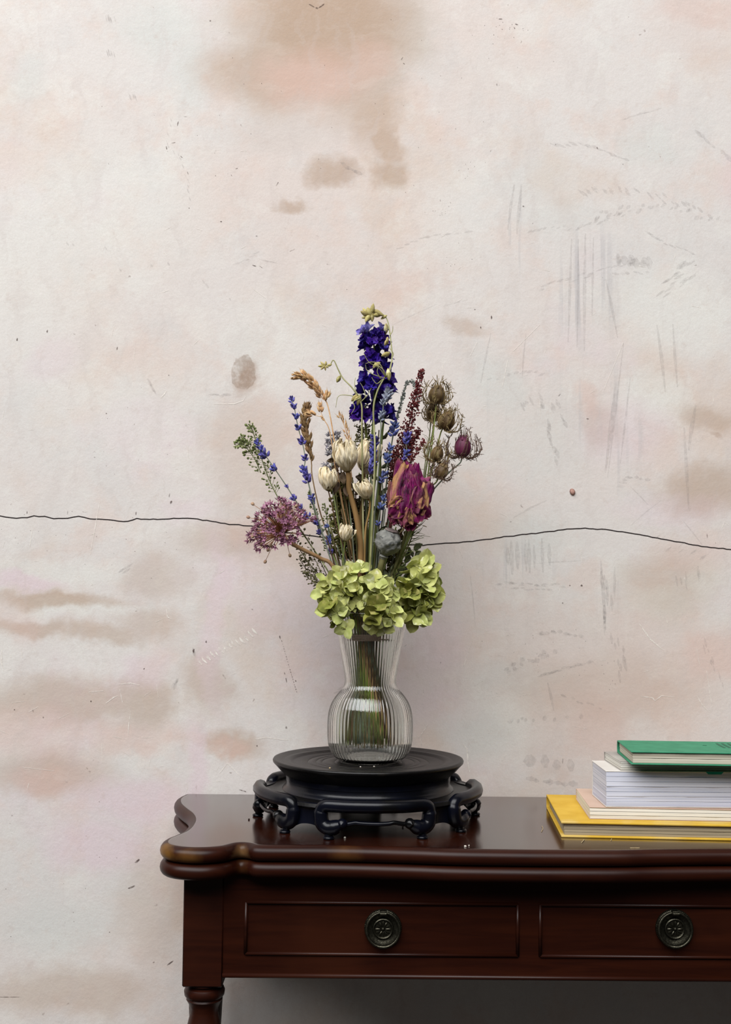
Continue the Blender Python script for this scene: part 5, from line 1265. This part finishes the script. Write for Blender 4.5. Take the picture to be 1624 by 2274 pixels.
sprig('sprig of crumpled brown leaves tucked behind the cream flowers', [(752, 1000, .004), (757, 1040, .002), (770, 1150, .008), (800, 1330, .004)], -.3, .3,
      [(752, 1028, -0.003, -.3, .8, 0.0185, 0.0102), (758, 1048, -0.007, .2, .8, 0.0198, 0.0108), (745, 1048, -0.005, -.5, .6, 0.0158, 0.0096), (765, 1060, -0.009, .5, .6, 0.0172, 0.0096), (790, 1058, 0.001, .6, .5, 0.0185, 0.0102), (808, 1045, 0.001, .7, .2, 0.0172, 0.0108), (752, 1012, -0.001, -.2, -1, 0.0132, 0.0084), (748, 988, 0.003, .5, -1, 0.0106, 0.0060),
       (800, 1034, 0.003, .6, -.4, 0.0145, 0.0084), (770, 1078, -0.007, .1, 1, 0.0198, 0.0102), (752, 1070, -0.007, -.3, 1, 0.0185, 0.0090), (784, 1072, -0.005, .3, 1, 0.0185, 0.0096), (744, 1020, -0.001, -.7, .2, 0.0119, 0.0072), (800, 1070, -0.001, .2, 1, 0.0172, 0.0090)], LEAFB, 500)
sprig('sprig of narrow olive leaves in the dark centre of the bouquet', [(845, 1000, .006), (846, 1080, .006), (836, 1200, .006), (820, 1340, .002)], .2, .3,
      [(846, 1000, .004, -.7, -.5, .02, .005), (848, 1040, .004, .7, -.6, .018, .005), (846, 1070, .004, -.8, -.3, .018, .006), (850, 975, .004, .8, -.7, .016, .004), (844, 1100, .004, .6, -.6, .02, .005), (842, 1140, .004, -.6, -.6, .02, .005), (850, 1010, .002, .8, -.1, .014, .005), (838, 1180, .004, .7, -.4, .018, .005)], LEAF, 600)
sprig('short olive leaves standing at the vase mouth by the poppy pod', [(872, 1262, -.006), (862, 1300, -.004), (836, 1370, -.008)], .4, -.5,
      [(868, 1285, -.008, .2, -1, .022, .007), (862, 1290, -.008, -.4, -1, .018, .006), (876, 1290, -.006, .6, -1, .022, .007), (888, 1280, .0, .4, -1, .020, .007), (880, 1300, -.006, .8, -.5, .020, .008), (850, 1292, -.006, -.6, -.9, .016, .005)], LEAF, 700)

# ---- burgundy plume
BG = mat('plume_burgundy', '#5a2024', '#7d3a3a', 200, .75, .25, c3='#8e5248', s3=120, th=.6)
def plume(name, label, cat, axis, way, u, v, n, r0, r1, bead, m, sm, seed, gap=.9):
    r = random.Random(seed); ax = [P(*q) for q in axis]; path, f = stem_path(ax + way, u, v); t = root(name, label, cat, f)
    st = MB(); st.tube(path, (.0006, .0013), 5); bd = MB(); A = catmull(ax, 14)
    for i in range(n):
        w = r.random() ** gap; k = min(int(w * (len(A) - 1)), len(A) - 2); up = (A[k] - A[k + 1]).normalized(); d = rdir(r); d = (d - up * d.dot(up)).normalized()
        R_ = (r0 + (r1 - r0) * w) * r.uniform(.25, 1); e = A[k] + d * R_ + up * R_ * .9
        if i % 3 == 0: st.tube([A[k], e], .0003, 3, False)
        for q in range(3):
            b = bead * r.uniform(.6, 1.2); bd.spindle(TRS(e + rdir(r) * bead * 1.3, d + up + rdir(r) * .7, 0), b * 2.1, b * .8, 5, 3, .8)
    put('stem', st.mesh('stem', sm), t); o = put('tiny_flowers', bd.mesh('tiny_flowers', m), t); o['kind'] = 'stuff'
plume('burgundy_plume', 'tall burgundy plume tapering to a fine tip beside the nigella pods', 'plume', [(938, 818, .004), (930, 855, .004), (918, 905, .004), (905, 960, .004), (893, 1010, .004), (882, 1060, .004)], [P(876, 1120, .002), P(856, 1220, .002), P(826, 1350, 0)], .35, .2, 420, .0012, .014, .0014, BG, S_RED, 111, .62)
plume('burgundy_plume', 'short burgundy side plume rising from the rose', 'plume', [(941, 980, -.004), (930, 997, -.004), (916, 1020, -.004), (904, 1045, -.004)], [P(885, 1110, -.002), P(856, 1220, 0), P(828, 1350, 0)], .45, 0, 60, .0010, .004, .0013, BG, S_RED, 112)
plume('burgundy_plume', 'burgundy plume hidden behind the rose, showing at its foot', 'plume', [(872, 1010, .036), (874, 1060, .036), (876, 1110, .034), (892, 1175, .026)], [P(872, 1250, .014), P(832, 1360, 0)], .4, -.1, 260, .008, .012, .0014, BG, S_RED, 113)
plume('burgundy_plume', 'thin burgundy plume arching beside the tall one', 'plume', [(932, 955, .026), (922, 975, .026), (908, 1000, .026), (896, 1040, .026)], [P(878, 1110, .020), P(852, 1230, .014), P(824, 1350, .002)], .4, .3, 90, .0015, .006, .0014, BG, S_RED, 114)
GF = mat('grey_fuzz', '#8d928c', '#a8aca6', 200, .85, .2)
plume('grey_fuzzy_stem', 'grey fuzzy stem bent over like a hook beside the burgundy plume', 'fuzzy stem', [(927, 900, .028), (926, 870, .028), (918, 849, .028), (905, 852, .028), (896, 875, .028), (888, 905, .028), (880, 935, .028)], [P(868, 1000, .018), P(850, 1150, .014), P(824, 1340, .006)], .3, .5, 150, .0016, .0020, .0011, GF, S_GREY, 115, 1.0)
OLV = mat('olive_moss', '#5a5830', '#78743e', 120, .85, .2, c3='#3f3c24', s3=60, th=.55)
plume('olive_amaranth', 'fat olive brown amaranth tassel standing beside the thick tan stem', 'amaranth', [(757, 1088, .028), (757, 1120, .026), (759, 1180, .024), (768, 1255, .018)], [P(794, 1350, .002)], -.35, .2, 620, .010, .0150, .0021, OLV, S_OLIVE, 116, 1.0)
plume('olive_amaranth', 'olive green amaranth tip below the delphinium florets', 'amaranth', [(806, 955, .040), (808, 985, .040), (810, 1020, .040)], [P(812, 1120, .032), P(812, 1320, .008)], 0, .4, 160, .010, .014, .0012, OLV, S_OLIVE, 117, 1.0)
DK = mat('dark_umber', '#33291a', '#4c3e28', 120, .85, .2)
plume('dark_amaranth', 'dark brown amaranth tassel deep in the centre of the bouquet', 'amaranth', [(790, 1120, .044), (794, 1180, .042), (804, 1260, .034)], [P(806, 1340, .006)], -.1, .5, 380, .008, .013, .0020, DK, S_BROWN, 118, 1.0)
plume('dark_amaranth', 'dark olive amaranth tassel behind the grey poppy pod', 'amaranth', [(880, 1190, .034), (872, 1240, .032), (856, 1290, .026)], [P(826, 1360, .002)], .4, .3, 340, .008, .014, .0019, OLV, S_OLIVE, 119, 1.0)

# ---- grey lilac statice
ST = mat('statice_grey_lilac', '#96929a', '#7b7878', 200, .8, .15, c3='#a39eb0', s3=120, th=.55)
r_ = random.Random(44); path, f = stem_path([P(742, 962, .018), P(738, 1000, .016), P(738, 1045, .012), P(742, 1100, .004), P(762, 1220, .002), P(798, 1340, 0)], -.45, .1)
t = root('statice_spike', 'grey lilac statice spike with bristly florets beside the cream flowers', 'statice', f); stem_part(t, path, .0012, .0014, S_GREY)
sm_ = []
for q in range(3):
    mb = MB(); rr = random.Random(q)
    for k in range(9):
        d = rdir(rr); d.z = abs(d.z) * .8; mb.spindle(TRS((0, 0, 0), d, 0), .0062 * rr.uniform(.7, 1.2), .0007, 5, 3, .9)
    mb.spindle(Matrix.Translation((0, 0, -.001)), .004, .0018, 6, 4, .7); sm_.append(mb.mesh('floret', ST))
A = catmull([P(741, 962, .018), P(738, 1000, .016), P(738, 1050, .014)], 20)
for i in range(60):
    w = r_.random(); p = A[int(w * (len(A) - 1))]; d = rdir(r_); d.z *= .4; R_ = (.0055 + .0075 * math.sin(PI * (.1 + .75 * w))) * r_.uniform(.4, 1); put('floret', r_.choice(sm_), t, TRS(p + d * R_, d + Vector((0, 0, .6)), r_.uniform(0, 6), r_.uniform(.8, 1.15)))

# ---- nigella pods in their lace
N_B = mat('nigella_brown', '#6e5836', '#4a361e', 220, .6, .35, var=.12, c3='#86764c', s3=160, th=.58, stretch=(1, 1, .35), bump=.5, bscale=300)
N_M = mat('nigella_magenta', '#4e1832', '#6d2c4a', 220, .55, .35, c3='#8a6258', s3=170, th=.64, stretch=(1, 1, .25), bump=.5, bscale=300)
N_L = mat('nigella_lace', '#6e5a3c', '#8a7850', 200, .75, .25)
N_LD = mat('nigella_lace_dark', '#55403a', '#6f5a48', 200, .75, .25)
def nigella(label, px, py, dy, H, Rr, up, m, ml, way, u, v, seed, lace=1.5, nl=11, styles=5):
    H *= .88; Rr *= .84; lace *= 1.12; nl += 4; r = random.Random(seed); c = P(px, py, dy); up = Vector(up).normalized(); b = c - up * H * .5
    path, f = stem_path([b] + way, u, v); t = root('nigella_pod', label, 'nigella', f)
    stem_part(t, path, .0009, .0012, S_GREEN if m is N_B else S_GREY)
    mb = MB(); prof = [(.0012, 0), (Rr * .55, H * .06), (Rr * .86, H * .2), (Rr, H * .42), (Rr * .96, H * .6), (Rr * .78, H * .8), (Rr * .5, H * .93), (Rr * .3, H), (.0005, H * .97)]
    prof = [(q.x, q.z) for q in catmull([Vector((a, 0, z)) for a, z in prof], 3)]
    mb.lathe(prof, 30, mod=lambda r0, z, w, i: r0 * (1.06 - .20 * (1 - abs(math.sin(3 * w))) ** 3))
    M = TRS(b, up, r.uniform(0, 6)); pod = put('pod', mb.mesh('pod', m), t, M)
    for k in range(6):
        w = PI / 3 * k; d = Vector((math.cos(w), math.sin(w), 0)); x = MB()
        x.tube(catmull([d * Rr * .62 + Vector((0, 0, H * .82)), d * Rr * .45 + Vector((0, 0, H * .97)), d * Rr * .42 + Vector((0, 0, H * 1.10))], 3), (.0022, .0004), 6); put('horn', x.mesh('horn', m), pod, M)
    for k in range(styles):
        w = 2 * PI * k / styles + r.uniform(-.2, .2); d = Vector((math.cos(w), math.sin(w), 0)); x = MB()
        x.tube(catmull([d * Rr * .25 + Vector((0, 0, H * .94)), d * Rr * .32 + Vector((0, 0, H * 1.12)), d * Rr * .45 + Vector((0, 0, H * 1.28)), d * Rr * r.uniform(.3, .9) + Vector((0, 0, H * r.uniform(1.42, 1.6)))], 4), (.0007, .00025), 5)
        put('style', x.mesh('style', ml), pod, M)
    mb = MB()
    for k in range(nl):
        w = 2 * PI * k / nl + r.uniform(-.25, .25); pts = []; tw = r.uniform(-.7, .7); top = r.uniform(.3, 1.25)
        for q in range(7):
            s = q / 6; el = -1.35 + (1.35 + top) * s; ww = w + tw * s; rad = Rr * lace * (.35 + .75 * min(1, s * 1.8)) * r.uniform(.93, 1.07)
            pts.append(Vector((rad * math.cos(el) * math.cos(ww), rad * math.cos(el) * math.sin(ww), H * .45 + rad * 1.12 * math.sin(el))))
        A = catmull(pts, 3); mb.tube(A, (.00066, .00040), 4, False)
        for q in range(6):
            i = r.randrange(4, len(A)); L = r.uniform(.004, .010); e = A[i] + rdir(r) * L * .6 + A[i].normalized() * L * .4
            mb.tube(catmull([A[i], A[i].lerp(e, .5) + rdir(r) * .0015, e], 3), (.00050, .00032), 4, False)
            if r.random() < .6:
                e2 = e + rdir(r) * L * .55; mb.tube([A[i].lerp(e, .6), e2], .00034, 4, False)
    o = put('lace_bracts', mb.mesh('lace_bracts', ml), t, M); o['kind'] = 'stuff'
def nway(x, d): return [P(940 + x, 1090, d), P(915 + x * .8, 1160, d * .9), P(876 + x * .6, 1260, d * .7)]
nigella('brown nigella seed pod in curly lace, topmost of the nigella pods', 971, 877, .008, .028, .0128, (.08, -.1, 1), N_B, N_L, [P(966, 930, .010), P(958, 1000, .013)] + nway(4, .013), .55, .2, 121, 1.55, 12)
nigella('small brown nigella pod squeezed under the topmost one', 963, 918, .032, .026, .0115, (-.05, -.1, 1), N_B, N_L, [P(961, 960, .028), P(950, 1020, .024)] + nway(-2, .020), .5, .3, 122, 1.45, 10)
nigella('brown nigella pod tilted outwards with spiky lace', 992, 935, -.008, .027, .0128, (.5, -.25, 1), N_B, N_L, [P(978, 965, -.002), P(964, 1020, .004)] + nway(9, .006), .6, .1, 123, 1.55, 12)
nigella('small brown nigella pod beside the magenta one', 971, 1008, -.012, .022, .0095, (.25, -.1, 1), N_B, N_L, [P(962, 1035, -.008)] + nway(2, .000), .6, .3, 124, 1.9, 11)
nigella('dark brown nigella pod leaning against the stalk of the magenta one', 981, 1047, -.026, .023, .0100, (.45, -.2, 1), N_B, N_LD, [P(968, 1072, -.020)] + nway(12, -.007), .65, .1, 125, 1.5, 9)
nigella('large magenta striped nigella pod with long styles and wide lace', 1028, 993, -.004, .031, .0125, (.05, -.12, 1), N_M, N_LD, [P(1022, 1028, -.004), P(1005, 1042, -.004), P(982, 1066, .000), P(954, 1100, .006)] + nway(8, .010)[1:], .75, 0, 126, 1.85, 15, 5)
# ---- wispy nigella stems with thread leaves behind the pods
TH = mat('thread_leaf', '#8e9468', '#a6a982', 120, .7, .3)
r_ = random.Random(66)
path, f = stem_path([P(958, 905, .040), P(955, 960, .040), P(946, 1020, .036), P(932, 1100, .030), P(880, 1250, .004), P(830, 1365, .002)], .5, .3)
t = root('nigella_foliage', 'thread-leaved green stem between the nigella pods and the burgundy plume', 'foliage', f)
stem_part(t, path, .0008, .0012, TH); mb = MB()
for i in range(46):
    k = r_.randrange(6, 26); b = path[k]; L = r_.uniform(.006, .016); d = (Vector((r_.uniform(-1, 1), r_.uniform(-.6, .6), r_.uniform(.0, 1)))).normalized()
    e = b + d * L; mb.tube(catmull([b, b + d * L * .5 + rdir(r_) * .002, e + rdir(r_) * .001], 4), (.0004, .0002), 4, False)
o = put('thread_leaves', mb.mesh('thread_leaves', TH), t); o['kind'] = 'stuff'
path, f = stem_path([P(924, 1166, -.012), P(910, 1205, -.012), P(878, 1280, -.009), P(830, 1370, -.006)], .55, -.4)
t = root('nigella_foliage', 'thread-leaved olive stem fanning out under the rose', 'foliage', f)
stem_part(t, path, .0008, .0012, S_OLIVE); mb = MB()
for i in range(60):
    k = r_.randrange(1, 18); b = path[k]; L = r_.uniform(.010, .026); d = (Vector((r_.uniform(-.1, 1), r_.uniform(-.5, .05), r_.uniform(-.1, .7)))).normalized()
    e = b + d * L; mb.tube(catmull([b, b + d * L * .5 + rdir(r_) * .002, e + rdir(r_) * .002], 4), (.0005, .0002), 4, False)
o = put('thread_leaves', mb.mesh('thread_leaves', S_GREEN), t); o['kind'] = 'stuff'

# ---- grey poppy seed head
PP = mat('poppy_grey', '#70706c', '#908f88', 90, .85, .1, c3='#585957', s3=110, th=.54, bump=1.0, bscale=260)
pc = P(862, 1205, -.024); pup = Vector((.30, -.25, 1)).normalized()
path, f = stem_path([pc - pup * .0235, P(845, 1262, -.020), P(842, 1300, -.010), P(826, 1370, -.012)], .2, -.8, r=.0033)
t = root('poppy_pod', 'round grey wrinkled poppy seed head in front of the olive stems', 'poppy pod', f)
stem_part(t, path, .0042, .0030, S_OLIVE, 10)
mb = MB(); prof = [(.0042, -.0225), (.0046, -.0205), (.0062, -.0195), (.0062, -.0180), (.0045, -.0168), (.0075, -.0150), (.0125, -.0105), (.0160, -.004), (.0168, .002), (.0152, .0085), (.0115, .0135), (.0070, .0160), (.0004, .0165)]
prof = [(q.x, q.z) for q in catmull([Vector((a, 0, z)) for a, z in prof], 3)]
mb.lathe(prof, 40, mod=lambda r0, z, w, i: r0 * (1 + .035 * math.cos(9 * w) * min(1, max(0, (z + .017) / .01))) + (.0034 * noise.noise(Vector((math.cos(w) * 2.6, math.sin(w) * 2.6, z * 150))) + .0020 * noise.noise(Vector((math.cos(w) * 6, math.sin(w) * 6, z * 380)))) * min(1, max(0, (z + .016) / .01)))
pod = put('pod', mb.mesh('pod', PP), t, TRS(pc, pup))
mb = MB(); mb.lathe([(.0004, .0172), (.006, .0170), (.0085, .0176), (.0090, .0166), (.006, .0155)], 27, mod=lambda r0, z, w, i: r0 * (1 + .10 * math.cos(9 * w))); put('crown', mb.mesh('crown', mat('poppy_crown', '#7a6a68', '#8e7f78', 80, .8)), pod, TRS(pc, pup))

# ---- bare stems that fill the bouquet
tops = [(742, 1100), (752, 1075), (765, 1090), (775, 1110), (783, 1060), (790, 1095), (798, 1050), (805, 1120), (812, 1010), (818, 1060), (826, 1080), (833, 1060), (838, 1030), (842, 1100), (848, 1090), (856, 1130), (864, 1150), (872, 1160), (880, 1170), (730, 1150), (738, 1185), (748, 1210), (835, 970), (812, 960), (826, 955), (842, 955), (858, 1160), (850, 1180), (746, 1090), (758, 1130), (770, 1060), (780, 1150), (794, 1140), (808, 1070), (815, 1130), (830, 1120), (838, 1150), (846, 1050), (866, 1120), (888, 1190), (895, 1205), (724, 1190), (733, 1215)]
r_ = random.Random(88)
for i, (px, py) in enumerate(tops):
    dy = r_.uniform(-.010, .006) if px < 800 else r_.uniform(-.006, .016)
    if 780 < px < 832 and py < 1056: dy = .034 + .002 * (i % 3)
    m = [S_GREEN, S_OLIVE, S_BROWN, S_GREY, S_OLIVE, S_BROWN][i % 6]
    mid = P(px + (812 - px) * .35 + r_.uniform(-6, 6), (py + 1380) / 2, dy * .8); u, v = (px - 812) / 110 + r_.uniform(-.3, .3), r_.uniform(-.8, .9)
    path, f = stem_path([P(px, py, dy), mid, P(812 + (px - 812) * .35, 1350, dy * .5)], max(-1, min(1, u)), v)
    mb = MB(); mb.tube([p - f for p in path], (.0008, .0014), 6)
    o = put('bare_stem', mb.mesh('bare_stem', m), None, Matrix.Translation(f)); zone = 'among the pepper grass under the grey statice' if px < 768 else 'behind the thick tan stem of the large cream flower' if px < 815 else 'below the dense violet lavender spike' if px < 850 else 'under the magenta rose'
    hue = {'stem_green': 'green', 'stem_olive': 'olive', 'stem_brown': 'brown', 'stem_grey_green': 'grey-green'}[m.name]
    tag(o, 'thin bare %s stem %s' % (hue, zone), 'stem', 'bare stems in the bouquet')

# ---- twine round the stems
TW = mat('grey_twine', '#b59c8e', '#96806f', 500, .85, .2, bump=.6, bscale=900)
mb = MB()
RTW = max(q.length + e for q, e in SLOTS) + .0010
loop = []
for i in range(24 * 4 + 1):
    w = 2 * PI * i / 24
    loop.append(CB + Vector((RTW * math.cos(w), RTW * math.sin(w), -.0030 + .0021 * i / 24)))
mb.tube(loop, .0011, 7)
tw = thing('twine_tie', 'grey-brown twine wound around the stems inside the vase neck', 'twine', CB)
put('twine_loops', mb.mesh('twine_loops', TW), tw)
mb = MB(); kn = CB + Vector((RTW * .80, -RTW * .62, 0)); mb.tube(catmull([kn, kn + Vector((.006, -.002, -.0006)), kn + Vector((.0105, -.001, -.0010)), kn + Vector((.0140, .001, -.0005))], 4), .0009, 6); put('twine_tail', mb.mesh('twine_tail', TW), tw)
mb = MB(); mb.spindle(TRS(kn - Vector((0, 0, .004)), (0, 0, 1)), .008, .0022, 9, 6, .7); put('knot', mb.mesh('knot', TW), tw)

# ------------------------------------------------------------------ crumbs and bits of straw on the table
CRM = mat('plaster_white', '#d9d3c8', '#c9c1b4', 300, .8); STR = mat('straw', '#c9b48c', '#b09a70', 300, .7); DKC = mat('dark_crumb', '#2a1a14', '#3a261c', 300, .8)
def crumb(name, label, px, py, size, m, z=TZ, group='crumbs on the table'):
    p = atZ(px, py, z); r = random.Random(px); mb = MB()
    mb.lathe([(.0001, 0), (size * .8, 0), (size, size * .5), (size * .6, size * 1.1), (.0001, size * 1.2)], 7, mod=lambda r0, zz, w, i: r0 * (1 + .25 * math.sin(w * 2 + px) + .15 * math.sin(3 * w)))
    tag(put(name, mb.mesh(name, m, sharp=30), None, Matrix.Translation((p.x, p.y, z + .0002))), label, 'crumb', group)
crumb('plaster_crumb', 'white plaster crumb on the table in front of the black stand', 766, 1862, .0016, CRM)
crumb('plaster_crumb', 'larger white plaster crumb near the front edge of the table', 1034, 1881, .0015, CRM); crumb('plaster_crumb', 'smaller white plaster crumb near the front edge of the table', 1042, 1879, .0011, CRM)
crumb('seed_crumb', 'dark seed lying on the table beside the stand', 553, 1821, .0014, DKC); crumb('seed_crumb', 'dark seed lying under the front of the stand', 895, 1838, .0012, DKC)
crumb('plant_crumb', 'pale plant crumb on the stand plate right before the vase', 801, 1704, .0009, CRM, ZP); crumb('plant_crumb', 'pale plant crumb on the stand plate beside the vase', 831, 1703, .0009, CRM, ZP)
crumb('straw_crumb', 'tan plant crumb on the left of the stand plate', 733, 1707, .0013, STR, ZP)
def straw(label, pts, rad=.00035):
    Q = [atZ(x, y, TZ + .0006) for x, y in pts]; c = Q[0]; mb = MB(); mb.tube([q - c for q in catmull(Q, 5)], rad, 5)
    tag(put('straw_bit', mb.mesh('straw_bit', STR), None, Matrix.Translation(c)), label, 'straw bit', 'bits of straw on the table')
straw('curled bit of straw on the table beside the yellow book', [(1204, 1834), (1206, 1840), (1203, 1847)])
straw('slanting bit of straw in front of the yellow book', [(1298, 1864), (1295, 1868), (1292, 1871)], .0005)
straw('short bit of straw in front of the yellow book', [(1359, 1862), (1357, 1867)])
straw('straight bit of straw at the front edge of the table', [(1400, 1883), (1411, 1883), (1421, 1883)], .0004)
